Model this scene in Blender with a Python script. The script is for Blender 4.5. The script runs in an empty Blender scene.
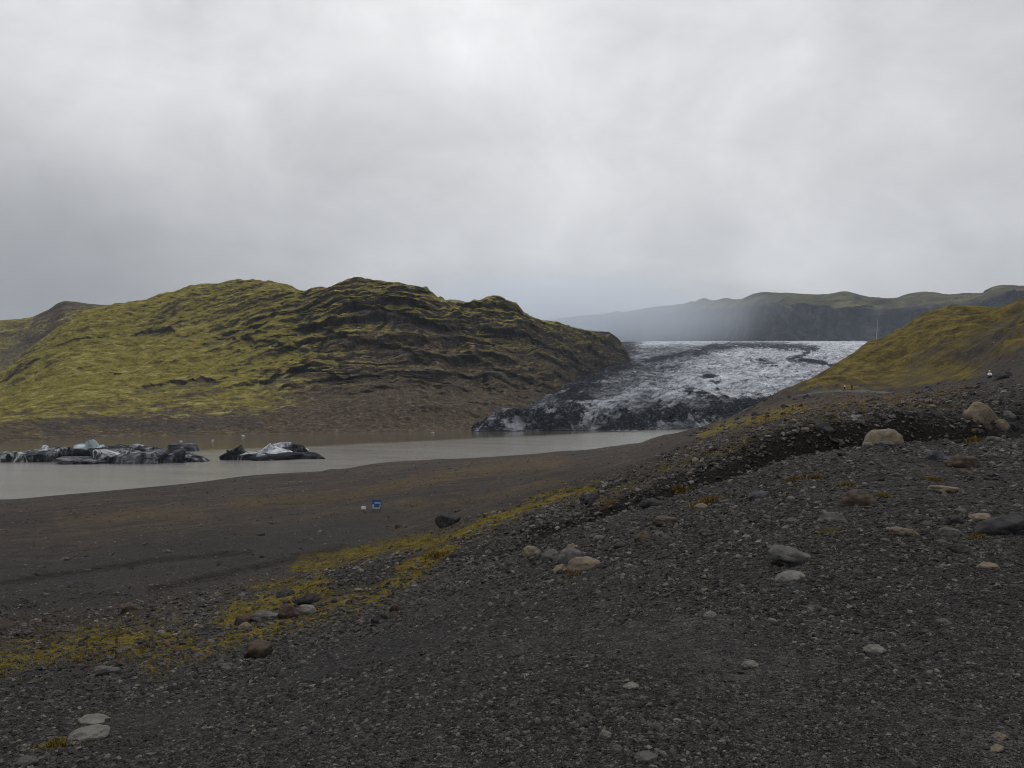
import bpy, bmesh, math, random
import numpy as np
from mathutils import Vector, Matrix, Euler
from mathutils.bvhtree import BVHTree

random.seed(7)
RNG = np.random.default_rng(11)
S = bpy.context.scene
COL = S.collection
F, CU, HV = 788.0, 512.0, 405.0        # focal length in px, centre column, horizon row
WATER = -20.0                          # lake level below the camera

# ------------------------------------------------------------------ noise
_perm = RNG.permutation(256); _perm = np.concatenate([_perm, _perm, _perm])
_g = RNG.normal(size=(256, 3)); _g /= np.linalg.norm(_g, axis=1)[:, None]
def perlin(p):
    p = np.asarray(p, float)
    i = np.floor(p).astype(np.int64); f = p - i; i &= 255
    w = f * f * f * (f * (f * 6 - 15) + 10)
    out = np.zeros(p.shape[:-1])
    for dx in (0, 1):
        wx = w[..., 0] if dx else 1 - w[..., 0]
        for dy in (0, 1):
            wy = w[..., 1] if dy else 1 - w[..., 1]
            for dz in (0, 1):
                wz = w[..., 2] if dz else 1 - w[..., 2]
                h = _perm[_perm[_perm[i[..., 0] + dx] + i[..., 1] + dy] + i[..., 2] + dz]
                g = _g[h]
                out += wx * wy * wz * (g[..., 0] * (f[..., 0] - dx) + g[..., 1] * (f[..., 1] - dy) + g[..., 2] * (f[..., 2] - dz))
    return out * 1.5
def fbm(p, octs=4, lac=2.03, gain=0.5):
    p = np.asarray(p, float); a = 1.0; t = 0; o = np.zeros(p.shape[:-1])
    for k in range(octs):
        o += a * perlin(p + 17.3 * k); t += a; a *= gain; p = p * lac
    return o / t * 1.4
def ridged(p, octs=4, gain=0.5):
    p = np.asarray(p, float); a = 1.0; t = 0; o = np.zeros(p.shape[:-1])
    for k in range(octs):
        o += a * (1 - np.abs(perlin(p + 9.1 * k)) * 2); t += a; a *= gain; p = p * 2.1
    return o / t
def sstep(a, b, x):
    t = np.clip((x - a) / (b - a), 0, 1); return t * t * (3 - 2 * t)

# ------------------------------------------------------------------ interpolation
def pchip(xk, yk, x):
    xk = np.asarray(xk, float); yk = np.asarray(yk, float)
    if yk.ndim == 1: yk = yk[:, None]
    h = np.diff(xk)[:, None]; d = np.diff(yk, axis=0) / h
    m = np.zeros_like(yk)
    m[0], m[-1] = d[0], d[-1]
    for k in range(1, len(xk) - 1):
        a, b = d[k - 1], d[k]
        w1, w2 = 2 * h[k] + h[k - 1], h[k] + 2 * h[k - 1]
        with np.errstate(divide='ignore', invalid='ignore'):
            hm = (w1 + w2) / (w1 / a + w2 / b)
        m[k] = np.where(a * b > 0, hm, 0)
    i = np.clip(np.searchsorted(xk, x, side='right') - 1, 0, len(xk) - 2)
    t = ((x - xk[i]) / (xk[i + 1] - xk[i]))[:, None]
    hh = h[i]
    t2, t3 = t * t, t * t * t
    return (2*t3-3*t2+1)*yk[i] + (t3-2*t2+t)*hh*m[i] + (-2*t3+3*t2)*yk[i+1] + (t3-t2)*hh*m[i+1]

def sheet(feats, u, rows):
    """feats: lines of (u, v, Y) knots. Returns point grid [row, col, 3]."""
    Ys, Zs = [], []
    for ft in feats:
        ft = np.array(ft, float)
        Y = np.exp(pchip(ft[:, 0], np.log(ft[:, 2]), u)[:, 0])
        v = pchip(ft[:, 0], ft[:, 1], u)[:, 0]
        Ys.append(np.log(Y)); Zs.append(Y * (HV - v) / F)
    t = np.concatenate([np.linspace(k, k + 1, n, endpoint=False) for k, n in enumerate(rows)] + [[len(rows)]])
    K = np.arange(len(feats))
    Y = np.exp(pchip(K, np.array(Ys), t)); Z = pchip(K, np.array(Zs), t)
    X = Y * ((u - CU) / F)[None, :]
    return np.stack([X, Y, Z], -1), t

def ucols(a, b, step, ext_a, ext_b, estep):
    return np.concatenate([np.arange(ext_a, a, estep), np.arange(a, b, step), np.arange(b, ext_b + 1, estep)]).astype(float)

def grid_mesh(name, P, mat, masks=None, kind=None, smooth=True):
    nr, nc = P.shape[:2]
    me = bpy.data.meshes.new(name)
    n = nr * nc
    idx = np.arange(n).reshape(nr, nc)
    q = np.stack([idx[:-1, :-1], idx[:-1, 1:], idx[1:, 1:], idx[1:, :-1]], -1).reshape(-1, 4)
    me.vertices.add(n); me.vertices.foreach_set('co', P.reshape(-1).astype(np.float32))
    me.loops.add(q.size); me.loops.foreach_set('vertex_index', q.reshape(-1).astype(np.int32))
    me.polygons.add(len(q))
    me.polygons.foreach_set('loop_start', np.arange(0, q.size, 4, dtype=np.int32))
    me.polygons.foreach_set('use_smooth', np.full(len(q), smooth))
    me.update(calc_edges=True)
    for k, m in (masks or {}).items():
        at = me.attributes.new(k, 'FLOAT', 'POINT'); at.data.foreach_set('value', m.reshape(-1).astype(np.float32))
    o = bpy.data.objects.new(name, me); COL.objects.link(o)
    me.materials.append(mat)
    if kind: o['kind'] = kind
    return o, q

def proj(P):
    return CU + F * P[..., 0] / P[..., 1], HV - F * P[..., 2] / P[..., 1]

def band(u, v, pts, vs=1.0):
    """distance in px from polyline, v scaled"""
    best = np.full(u.shape, 1e9)
    for (a, b), (c, d) in zip(pts[:-1], pts[1:]):
        dx, dy = c - a, (d - b) * vs
        L = dx * dx + dy * dy + 1e-9
        t = np.clip(((u - a) * dx + (v - b) * vs * dy) / L, 0, 1)
        best = np.minimum(best, np.hypot(u - a - t * dx, (v - b) * vs - t * dy))
    return best

# ------------------------------------------------------------------ materials
def newmat(name, rough=0.9, spec=0.3):
    m = bpy.data.materials.new(name); m.use_nodes = True
    nt = m.node_tree; b = nt.nodes['Principled BSDF']
    b.inputs['Roughness'].default_value = rough
    b.inputs['Specular IOR Level'].default_value = spec
    return m, nt, b
class NB:
    def __init__(s, nt): s.nt = nt
    def n(s, t, **k):
        x = s.nt.nodes.new(t)
        for a, b in k.items():
            if hasattr(x, a) and a not in x.inputs: setattr(x, a, b)
            else: x.inputs[a].default_value = b
        return x
    def l(s, a, b): s.nt.links.new(a, b)
    def noise(s, vec, scale, detail=4, rough=0.55, dist=0.0):
        x = s.n('ShaderNodeTexNoise'); x.inputs['Scale'].default_value = scale
        x.inputs['Detail'].default_value = detail; x.inputs['Roughness'].default_value = rough; x.inputs['Distortion'].default_value = dist
        s.l(vec, x.inputs['Vector']); return x.outputs['Fac']
    def vor(s, vec, scale, feature='F1'):
        x = s.n('ShaderNodeTexVoronoi'); x.feature = feature; x.inputs['Scale'].default_value = scale
        s.l(vec, x.inputs['Vector']); return x
    def math(s, op, a, b=None, clamp=False):
        x = s.n('ShaderNodeMath'); x.operation = op; x.use_clamp = clamp
        for i, q in enumerate((a, b)):
            if q is None: continue
            if isinstance(q, (int, float)): x.inputs[i].default_value = q
            else: s.l(q, x.inputs[i])
        return x.outputs[0]
    def ramp(s, fac, stops):
        x = s.n('ShaderNodeValToRGB'); cr = x.color_ramp
        while len(cr.elements) < len(stops): cr.elements.new(0.5)
        for e, (p, c) in zip(cr.elements, stops):
            e.position = p; e.color = (c if len(c) == 4 else (*c, 1)) if not isinstance(c, (int, float)) else (c, c, c, 1)
        s.l(fac, x.inputs['Fac']); return x.outputs['Color']
    def mix(s, fac, a, b, mode='MIX'):
        x = s.n('ShaderNodeMix'); x.data_type = 'RGBA'; x.blend_type = mode
        if isinstance(fac, (int, float)): x.inputs[0].default_value = fac
        else: s.l(fac, x.inputs[0])
        for i, q in ((6, a), (7, b)):
            if isinstance(q, tuple): x.inputs[i].default_value = (*q, 1)
            else: s.l(q, x.inputs[i])
        return x.outputs[2]
    def mapr(s, v, a, b, c=0.0, d=1.0):
        x = s.n('ShaderNodeMapRange'); x.clamp = True
        for i, q in enumerate((a, b, c, d)): x.inputs[i + 1].default_value = q
        s.l(v, x.inputs[0]); return x.outputs[0]
    def attr(s, name):
        x = s.n('ShaderNodeAttribute'); x.attribute_name = name; return x.outputs['Fac']
    def bump(s, h, strength, dist, prev=None):
        x = s.n('ShaderNodeBump'); x.inputs['Strength'].default_value = strength; x.inputs['Distance'].default_value = dist
        s.l(h, x.inputs['Height'])
        if prev is not None: s.l(prev, x.inputs['Normal'])
        return x.outputs[0]
    def flowv(s, vec, deg, sx, sy, sz):
        x = s.n('ShaderNodeMapping'); x.inputs['Rotation'].default_value = (0, 0, math.radians(deg)); s.l(vec, x.inputs['Vector'])
        return s.scalev(x.outputs[0], sx, sy, sz)
    def obj(s): return s.n('ShaderNodeTexCoord').outputs['Object']
    def scalev(s, vec, sx, sy, sz, rz=0.0):
        x = s.n('ShaderNodeMapping'); x.inputs['Scale'].default_value = (sx, sy, sz); x.inputs['Rotation'].default_value = (0, 0, rz)
        s.l(vec, x.inputs['Vector']); return x.outputs[0]

def mat_ground():
    m, nt, b = newmat('gravel_and_moss', 1.0, 0.05); N = NB(nt); c = N.obj()
    v1 = N.vor(c, 22); v2 = N.vor(c, 7); v3 = N.vor(c, 1.6)
    g1 = N.ramp(v1.outputs['Color'], [(0.0, (.022, .021, .021)), (0.55, (.052, .049, .048)), (0.85, (.092, .086, .082)), (1.0, (.19, .185, .18))])
    g2 = N.ramp(v2.outputs['Color'], [(0.0, (.032, .031, .031)), (0.6, (.062, .058, .056)), (1.0, (.12, .115, .11))])
    base = N.mix(0.45, g1, g2)
    big = N.noise(c, 0.35, 4)
    base = N.mix(N.mapr(big, .4, .62, 0, .55), base, (.036, .036, .040))
    # brown weathered ground of the plain
    nb = N.noise(c, 0.16, 6, .62)
    brownc = N.ramp(N.noise(N.scalev(c, 1, 1, 1), 0.35, 9, .75), [(.32, (.032, .026, .022)), (.48, (.072, .059, .049)), (.60, (.118, .098, .080)), (.75, (.19, .165, .14))])
    streak = N.noise(N.flowv(c, 30, 1, .22, 1), .11, 6, .68, .3)
    brownc = N.mix(N.mapr(streak, .38, .62, .70, 0), brownc, (.030, .027, .026))
    brownc = N.mix(N.mapr(N.noise(N.flowv(c, 34, 1, .3, 1), .07, 7, .7, .4), .52, .66, 0, .7), brownc, (.115, .082, .045))
    bf = N.math('MULTIPLY', N.attr('brown'), N.mapr(nb, .32, .6, .35, 1))
    base = N.mix(bf, base, brownc)
    base = N.mix(N.mapr(N.math('ADD', N.attr('earth_and_shade'), N.math('MULTIPLY', N.math('SUBTRACT', N.noise(c, 1.4, 5, .65), .5), .8)), .4, .75, 0, .9), base, N.ramp(N.noise(c, 9, 4, .7), [(.35, (.010, .009, .008)), (.62, (.021, .018, .016)), (.75, (.05, .045, .04))]))
    # dry reddish grass
    dn = N.math('ADD', N.noise(c, 0.9, 5, .65), N.math('SUBTRACT', N.attr('dry'), .84))
    dryc = N.ramp(N.noise(c, 4, 3), [(.3, (.10, .062, .022)), (.7, (.19, .13, .055))])
    base = N.mix(N.mapr(dn, .2, .55, 0, .65), base, dryc)
    mn = N.math('ADD', N.mix(N.attr('hillside'), N.noise(c, .7, 8, .76), N.noise(N.scalev(c, 1, .6, 1.6), .11, 8, .72)), N.math('SUBTRACT', N.attr('moss'), .80))
    mossc = N.ramp(N.mix(N.attr('hillside'), N.noise(c, 2.3, 5, .7), N.noise(c, .16, 7, .72)), [(.34, (.052, .041, .014)), (.45, (.112, .088, .019)), (.55, (.175, .137, .027)), (.68, (.21, .14, .055))])
    hillc = N.ramp(N.noise(N.scalev(c, 1, .7, 1.5), .2, 9, .78), [(.36, (.036, .029, .015)), (.47, (.080, .062, .022)), (.55, (.145, .114, .030)), (.68, (.20, .15, .062))])
    mossc = N.mix(N.attr('hillside'), mossc, hillc)
    mossf = N.mapr(mn, .26, .54, 0, .95)
    base = N.mix(mossf, base, mossc)
    N.l(base, b.inputs['Base Color'])
    n1 = N.bump(N.math('MULTIPLY', v1.outputs['Distance'], -1), .8, .03)
    n2 = N.bump(N.math('MULTIPLY', v2.outputs['Distance'], -1), .7, .08, n1)
    n3 = N.bump(N.noise(c, 1.5, 8, .7), .8, .25, n2)
    n3 = N.bump(N.noise(c, .25, 8, .75), .9, 1.2, n3)
    N.l(n3, b.inputs['Normal'])
    return m

def mat_stone(name, cols, scale=6.0, lichen=0.0, rnd=True, spec=0.12):
    m, nt, b = newmat(name, .92, spec); N = NB(nt); c = N.obj()
    n = N.noise(c, scale, 6, .65)
    col = N.ramp(n, [(.3, cols[0]), (.5, cols[1]), (.72, cols[2])])
    if rnd:
        if rnd == 'tone':
            oi = N.n('ShaderNodeAttribute'); oi.attribute_type = 'INSTANCER'; oi.attribute_name = 'tone'; rv = oi.outputs['Fac']
        else: rv = N.math('MULTIPLY', N.n('ShaderNodeObjectInfo').outputs['Random'], .93)
        var = N.ramp(rv, [(0, (.42, .41, .42)), (.55, (.88, .86, .85)), (.86, (1.6, 1.54, 1.47)), (1, (3.1, 3.0, 2.9))])
        col = N.mix(1.0, col, var, 'MULTIPLY')
    sp = N.vor(c, scale * 9)
    col = N.mix(N.mapr(sp.outputs['Distance'], .0, .25, .35, 0), col, (.02, .02, .02))
    if lichen:
        lf = N.mapr(N.noise(c, scale * 1.4, 4, .6), .56, .66, 0, lichen)
        col = N.mix(lf, col, (.16, .085, .02))
    N.l(col, b.inputs['Base Color'])
    N.l(N.bump(N.noise(c, scale * 3, 8, .7), .7, .05), b.inputs['Normal'])
    return m

def mat_hill():
    m, nt, b = newmat('mossy_rock_hill', 1.0, .02); N = NB(nt); c = N.obj()
    geo = N.n('ShaderNodeNewGeometry')
    sx = N.n('ShaderNodeSeparateXYZ'); N.l(geo.outputs['Normal'], sx.inputs[0]); nz = sx.outputs['Z']
    nL = N.noise(N.scalev(c, 1, .6, 2.2), .022, 6, .62, .6); nM = N.noise(N.scalev(c, 1, .5, 3.0), .09, 7, .68, .5); nS = N.noise(c, .5, 6, .7)
    mossc = N.ramp(nM, [(.30, (.050, .042, .014)), (.43, (.132, .110, .026)), (.55, (.215, .185, .050)), (.68, (.35, .31, .14))])
    mossc = N.mix(N.mapr(nL, .4, .65, 0, .6), mossc, (.15, .135, .028))
    screec = N.ramp(N.noise(N.scalev(c, 1, 1, 1.6), .22, 8, .75), [(.30, (.022, .018, .015)), (.45, (.062, .049, .036)), (.57, (.105, .083, .060)), (.70, (.22, .185, .15))])
    rockc = N.ramp(N.noise(N.scalev(c, 1.4, 1.4, .6), .30, 8, .8), [(.32, (.014, .013, .016)), (.48, (.050, .044, .042)), (.62, (.105, .088, .076)), (.8, (.19, .16, .14))])
    mm = N.math('ADD', N.math('MULTIPLY', N.math('SUBTRACT', nM, .5), 1.7), N.attr('moss'))
    mm = N.math('ADD', mm, N.math('MULTIPLY', N.math('SUBTRACT', N.noise(c, .28, 8, .78), .5), 1.1))
    mm = N.math('ADD', mm, N.mapr(nz, .50, .86, -.40, .26))
    col = N.mix(N.mapr(mm, .36, .74), screec, mossc)
    rk = N.math('ADD', N.mapr(nz, .14, .46, .62, 0), N.math('MULTIPLY', N.attr('rock'), .85))
    rk = N.math('ADD', rk, N.math('MULTIPLY', N.math('SUBTRACT', N.noise(c, .16, 8, .75), .5), 1.6))
    col = N.mix(N.mapr(rk, .30, .80), col, rockc)
    grain = N.ramp(N.noise(N.scalev(c, 1, .8, 1.6), .40, 8, .82), [(.36, (.42, .42, .44)), (.5, (1, 1, 1)), (.63, (1.5, 1.46, 1.4))])
    col = N.mix(.85, col, grain, 'MULTIPLY')
    N.l(col, b.inputs['Base Color'])
    n1 = N.bump(N.noise(N.scalev(c, 1, 1, 2), .12, 9, .72), 1.0, 3.0)
    n2 = N.bump(N.noise(c, .7, 6, .7), .8, .7, n1)
    N.l(n2, b.inputs['Normal'])
    return m

def mat_ice():
    m, nt, b = newmat('ash_streaked_glacier_ice', 1.0, .03); N = NB(nt); c = N.obj()
    flow = N.flowv(c, 27, 1, .28, 1)
    st = N.noise(flow, .045, 9, .72, 1.0)
    crack = N.noise(N.flowv(c, 48, 1, .30, 1.0), .13, 8, .78, .8)
    fine = N.noise(N.flowv(c, -20, 1, .5, 1.4), .45, 7, .8, .5)
    col = N.ramp(st, [(.36, (.05, .05, .055)), (.47, (.14, .142, .148)), (.56, (.26, .265, .28)), (.69, (.52, .53, .55))])
    wf = N.attr('white')
    colw = N.ramp(st, [(.34, (.18, .185, .20)), (.46, (.50, .51, .535)), (.60, (.78, .79, .82))])
    col = N.mix(wf, col, colw)
    col = N.mix(N.math('MULTIPLY', N.mapr(crack, .51, .60, 0, .92), N.mapr(wf, 0, 1, 1, .75)), col, (.050, .051, .058))
    col = N.mix(N.mapr(fine, .55, .64, 0, .7), col, (.035, .036, .042))
    for deg, sx_, sy_, sc_, w_ in ((27, 1, .10, .030, .020), (-52, 1, .16, .045, .018)):
        ln = N.math('ABSOLUTE', N.math('SUBTRACT', N.noise(N.flowv(c, deg, sx_, sy_, 1), sc_, 5, .6, .5), .5))
        col = N.mix(N.math('MULTIPLY', N.mapr(ln, w_ * .3, w_, 1, 0), N.mapr(wf, 0, 1, .85, .45)), col, (.028, .030, .036))
    db = N.math('ADD', N.math('MULTIPLY', N.attr('ash'), .80), N.math('MULTIPLY', N.math('SUBTRACT', N.noise(N.flowv(c, 30, 1, .4, 1),  .05, 10, .78, .7), .5), 2.9))
    col = N.mix(N.mapr(db, .42, .62), col, N.ramp(fine, [(.38, (.007, .008, .011)), (.54, (.020, .021, .027)), (.64, (.15, .152, .162))]))
    col = N.mix(1.0, col, (.95, .985, 1.04), 'MULTIPLY')
    N.l(col, b.inputs['Base Color'])
    N.l(N.bump(fine, 1.0, 1.6, N.bump(crack, 1.0, 3.0)), b.inputs['Normal'])
    return m

def mat_berg(name, kind):
    m, nt, b = newmat(name, .8, .06); N = NB(nt); c = N.obj()
    st = N.noise(N.scalev(c, 1.3, 1.3, .7), .16, 8, .74, .9)
    if kind == 'ash':
        col = N.ramp(st, [(.38, (.008, .009, .012)), (.47, (.020, .021, .026)), (.53, (.12, .125, .135)), (.62, (.46, .48, .50))])
    elif kind == 'black':
        col = N.ramp(st, [(.4, (.008, .009, .012)), (.54, (.018, .019, .024)), (.66, (.16, .165, .175))])
    elif kind == 'grey':
        col = N.ramp(st, [(.38, (.010, .011, .014)), (.5, (.06, .06, .07)), (.62, (.19, .19, .21))])
    elif kind == 'white':
        col = N.ramp(N.noise(c, .5, 6, .7, .3), [(.36, (.03, .03, .035)), (.46, (.34, .36, .39)), (.62, (.62, .65, .68))])
    else:
        col = N.ramp(st, [(.34, (.10, .135, .15)), (.5, (.26, .34, .365)), (.66, (.50, .58, .60))])
    N.l(col, b.inputs['Base Color'])
    N.l(N.bump(N.noise(c, 1.3, 7, .7), .8, .5), b.inputs['Normal'])
    return m

def mat_plain(name, col, rough=.7, spec=.3, var=.25, scale=8):
    m, nt, b = newmat(name, rough, spec); N = NB(nt)
    n = N.noise(N.obj(), scale, 4)
    lo = tuple(max(0, x * (1 - var)) for x in col); hi = tuple(min(1, x * (1 + var)) for x in col)
    N.l(N.ramp(n, [(.3, lo), (.7, hi)]), b.inputs['Base Color'])
    return m

def mat_far():
    m, nt, b = newmat('far_basalt_cliffs', 1.0, .02); N = NB(nt); c = N.obj()
    vert = N.noise(N.scalev(c, 1, .6, .22), .014, 8, .72, .5); lay = N.noise(N.scalev(c, .25, .25, 1), .03, 6, .7)
    rockc = N.ramp(vert, [(.36, (.004, .005, .009)), (.5, (.026, .027, .034)), (.64, (.075, .072, .07))])
    rockc = N.mix(N.mapr(lay, .5, .66, 0, .5), rockc, (.012, .013, .018))
    gr = N.noise(c, .008, 9, .72, .3)
    mossc = N.ramp(gr, [(.34, (.030, .030, .018)), (.5, (.085, .078, .034)), (.64, (.17, .15, .07))])
    geo = N.n('ShaderNodeNewGeometry'); sx = N.n('ShaderNodeSeparateXYZ'); N.l(geo.outputs['Normal'], sx.inputs[0])
    mm = N.math('ADD', N.attr('moss'), N.math('MULTIPLY', N.math('SUBTRACT', N.noise(c, .012, 8, .75), .5), 1.6))
    mm = N.math('ADD', mm, N.mapr(sx.outputs['Z'], .25, .7, -.2, .2))
    N.l(N.mix(N.mapr(mm, .34, .6), rockc, mossc), b.inputs['Base Color'])
    N.l(N.bump(vert, 1.0, 40), b.inputs['Normal'])
    return m
M_FAR = mat_far()
M_GROUND, M_HILL, M_ICE = mat_ground(), mat_hill(), mat_ice()

# ------------------------------------------------------------------ camera, world, sun
cam = bpy.data.cameras.new('camera'); co = bpy.data.objects.new('camera', cam); COL.objects.link(co); S.camera = co
co.rotation_euler = (math.pi / 2, 0, 0)
cam.sensor_width = 36; cam.lens = 36 * F / 1024; cam.shift_y = (HV - 384) / 1024 * 1.0
cam.clip_start = .1; cam.clip_end = 60000

def build_world():
    w = bpy.data.worlds.new('World'); S.world = w; w.use_nodes = True
    nt = w.node_tree; N = NB(nt); bg = nt.nodes['Background']
    sky = N.n('ShaderNodeTexSky'); sky.sky_type = 'NISHITA'; sky.sun_disc = False
    sky.sun_elevation = math.radians(66); sky.sun_rotation = math.radians(-8)
    tc = N.n('ShaderNodeTexCoord').outputs['Generated']
    nz = N.n('ShaderNodeVectorMath'); nz.operation = 'NORMALIZE'; N.l(tc, nz.inputs[0]); d = nz.outputs[0]
    sep = N.n('ShaderNodeSeparateXYZ'); N.l(d, sep.inputs[0])
    def lobe(u, v, width, amp):
        dr = Vector(((u - CU) / F, 1, (HV - v) / F)).normalized()
        dp = N.n('ShaderNodeVectorMath'); dp.operation = 'DOT_PRODUCT'; N.l(d, dp.inputs[0]); dp.inputs[1].default_value = dr
        e = N.math('MULTIPLY', N.math('SUBTRACT', dp.outputs['Value'], 1.0), 1.0 / (1 - math.cos(width)))
        return N.math('MULTIPLY', N.math('POWER', 2.718, e), amp)
    val = N.mapr(sep.outputs['Z'], -.05, .75, LOBE_BASE[0], LOBE_BASE[1])
    for L in LOBES: val = N.math('ADD', val, lobe(*L))
    warp = N.scalev(d, 1, 1, 1.7)
    c1 = N.noise(warp, 2.2, 7, .55, .35); c2 = N.noise(N.scalev(d, 1, 1, 1.5), 5.0, 7, .6, .4)
    val = N.math('MULTIPLY', val, N.mapr(c1, .25, .75, .76, 1.24))
    val = N.math('MULTIPLY', val, N.mapr(c2, .25, .75, .87, 1.13))
    tint = N.ramp(val, [(.2, (.985, .985, 1.025)), (.45, (1, .995, 1.01)), (.8, (1, 1, 1.005))])
    cl = N.mix(1.0, N.math('MULTIPLY', val, 10.0), tint, 'MULTIPLY')
    N.l(N.mix(.06, cl, sky.outputs[0]), bg.inputs['Color'])
    bg.inputs['Strength'].default_value = .1
LOBE_BASE = (.50, .74)
LOBES = [(410, -60, .32, .19), (10, 300, .30, -.31), (560, 290, .15, .10), (1000, 285, .12, -.10), (40, 20, .25, .28), (960, 150, .25, .11), (330, 130, .16, -.10), (110, 210, .12, -.05)]
build_world()
sd = bpy.data.lights.new('sun', 'SUN'); sd.energy = 1.45; sd.angle = math.radians(35); sd.color = (1, .97, .93)
so = bpy.data.objects.new('sun', sd); COL.objects.link(so)
el, az = math.radians(66), math.radians(-8)
dirv = Vector((math.sin(az) * math.cos(el), math.cos(az) * math.cos(el), math.sin(el)))
so.rotation_euler = (-dirv).to_track_quat('-Z', 'Y').to_euler(); so.location = dirv * 300
S.view_settings.view_transform = 'Standard'; S.view_settings.look = 'None'; S.view_settings.exposure = 0; S.view_settings.gamma = 1
S.view_settings.use_curve_mapping = False

# ------------------------------------------------------------------ near ground
feats = [
 [(-700,640,2.2),(0,950,1.6),(512,1250,1.5),(1024,1080,1.7),(1750,800,2.0)],                                   # by the feet
 [(-700,640,5.5),(0,768,4.8),(256,768,4.2),(512,768,3.8),(768,768,3.5),(1024,768,3.3),(1400,720,3.4),(1750,650,4)],   # bottom edge
 [(-700,640,7),(0,730,6.5),(256,702,7.5),(512,640,7.5),(768,612,7.0),(1024,600,6.5),(1400,560,6.5),(1750,520,7)],
 [(-700,690,9),(-100,700,9.5),(0,690,10),(128,675,11),(256,655,12.5),(384,607,16),(480,562,19),(560,534,20),(640,506,21),(690,491,21),(740,474,21),(800,456,21),(850,448,22),(896,443,23),(960,441,24),(1024,440,24),(1400,425,25),(1750,415,25)],  # crest
 [(-700,670,11),(0,676,11.5),(128,662,12.6),(256,640,14.5),(384,597,18.5),(480,568,21.5),(560,558,22.6),(640,549,23.6),(740,519,25),(800,496,26.5),(896,474,28),(1024,464,29),(1400,440,28),(1750,430,28)], # ditch
 [(-700,640,16),(0,650,15),(128,640,16),(256,618,19),(384,580,23),(480,551,25.5),(560,524,26),(640,489,27),(690,468,28),(740,447,29),(800,427,30),(840,419,30.5),(896,414,31),(960,412,31),(1024,406,32),(1400,390,32),(1750,380,32)], # bank top
 [(-700,600,35),(0,612,38),(128,600,40),(256,578,45),(384,550,50),(480,522,52),(560,496,55),(640,468,60),(690,449,66),(740,434,70),(800,419,75),(896,403,72),(1024,386,66),(1400,340,66),(1750,300,66)],
 [(-700,545,75),(0,548,78),(128,540,82),(256,527,90),(384,507,106),(480,494,114),(560,476,128),(640,455,150),(690,438,165),(720,428,175),(760,414,185),(800,403,190),(896,390,190),(960,380,165),(1024,366,135),(1400,290,130),(1750,230,130)],
 [(-700,500,166),(0,499.5,166.8),(60,495,175),(128,489,187.6),(192,483,202),(256,475,225),(331,470.5,240.6),(384,462.5,274),(480,457.5,300),(560,452,335),(600,448.5,362),(640,443,414),(672,434,300),(690,431,285),(720,421,280),(740,412.5,285),(781,394,290),(815,377,295),(850,358,300),(882,340,305),(898,331,305),(915,320,305),(928,312.5,305),(942,309,305),(956,309,305),(975,311.5,300),(996,313.5,290),(1012,312,270),(1024,309,255),(1100,285,240),(1400,230,230),(1750,190,230)],  # shore / hill crest
 [(-700,492,195),(0,492,195),(256,471,258),(384,461.5,300),(560,450,376),(640,440.5,480),(672,436,420),(690,440,360),(740,450,350),(850,420,380),(942,370,400),(1024,350,390),(1400,300,390),(1750,260,390)],
 [(-700,470,270),(0,470,270),(256,456,340),(384,451,380),(560,443,460),(640,434,640),(690,436,560),(740,440,560),(850,442,520),(942,430,600),(1024,420,600),(1400,400,600),(1750,390,600)],
]
u_near = ucols(-60, 1084, 2.0, -700, 1750, 12)
NROWS = [16, 110, 170, 20, 45, 110, 110, 150, 16, 8]
PN, tn = sheet(feats, u_near, NROWS)
x, y, z = PN[..., 0].copy(), PN[..., 1].copy(), PN[..., 2].copy()
pu, pv = proj(PN)
T = tn[:, None] + 0 * x
sc = np.clip(y, 3, 400)
amp = .018 * sc ** .75
damp = 1 - .85 * np.exp(-((T - 8) / .16) ** 2)            # keep the shore and skyline crisp
damp *= 1 - .5 * np.exp(-((T - 3) / .08) ** 2)
lakeside = sstep(700, 660, pu)
damp *= 1 - lakeside * (1 - np.clip((z - WATER) / 5.0, 0, 1) ** .8) * sstep(6.5, 7, T)
p3 = np.stack([x, y, 0 * x], -1)
nz_ = fbm(p3 / 9.0, 3) * .9 + fbm(p3 / 2.2 + 5, 4) * .45
far = sstep(40, 120, y)
nz_ = nz_ * (1 - far) + far * (fbm(p3 * [1/60., 1/28., 1] + 3, 5) * 1.0 + fbm(p3 / 7.0, 4) * .30)
z += amp * damp * nz_
z += .035 * fbm(p3 / .55 + 31, 4) * np.clip(1 - y / 60, 0, 1) * (1 + 1.2 * (T > 3.2))
rough_bank = sstep(4.2, 5, T) * (1 - sstep(6.2, 7, T))
z += rough_bank * (.22 * np.maximum(0, fbm(p3 / 1.3 + 77, 4)) + .25 * fbm(p3 / 3.1 + 3, 3))
# low dark terraces crossing the plain on the left
for pts, hgt, wd in [([(-60, 618), (120, 585), (260, 560), (330, 545)], .9, 6), ([(-60, 585), (100, 562), (210, 545), (350, 532)], .7, 6),
                     ([(150, 552), (300, 525), (430, 515)], .8, 5), ([(330, 600), (450, 560), (520, 535)], .8, 5), ([(-60, 525), (150, 512), (330, 500)], .6, 5)]:
    du = band(pu, pv, pts, 1.0); sgn = np.interp(pu, [p[0] for p in pts], [p[1] for p in pts]) - pv
    z += hgt * np.exp(-(du / 26) ** 2) * np.tanh(sgn / wd) * .5 * np.clip(y / 40, .4, 1.5) * np.clip((z - WATER - .5) / 4, 0, 1)
for a, w_, h_ in ((331, 9, .7), (560, 22, .5), (610, 16, .6), (440, 14, .3)):
    z += h_ * np.exp(-((pu - a) / w_) ** 2) * np.exp(-((T - 7.93) / .05) ** 2)
hillm = sstep(690, 800, pu) * sstep(6.9, 7.4, T) * (1 - sstep(8.0, 8.3, T))
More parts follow.
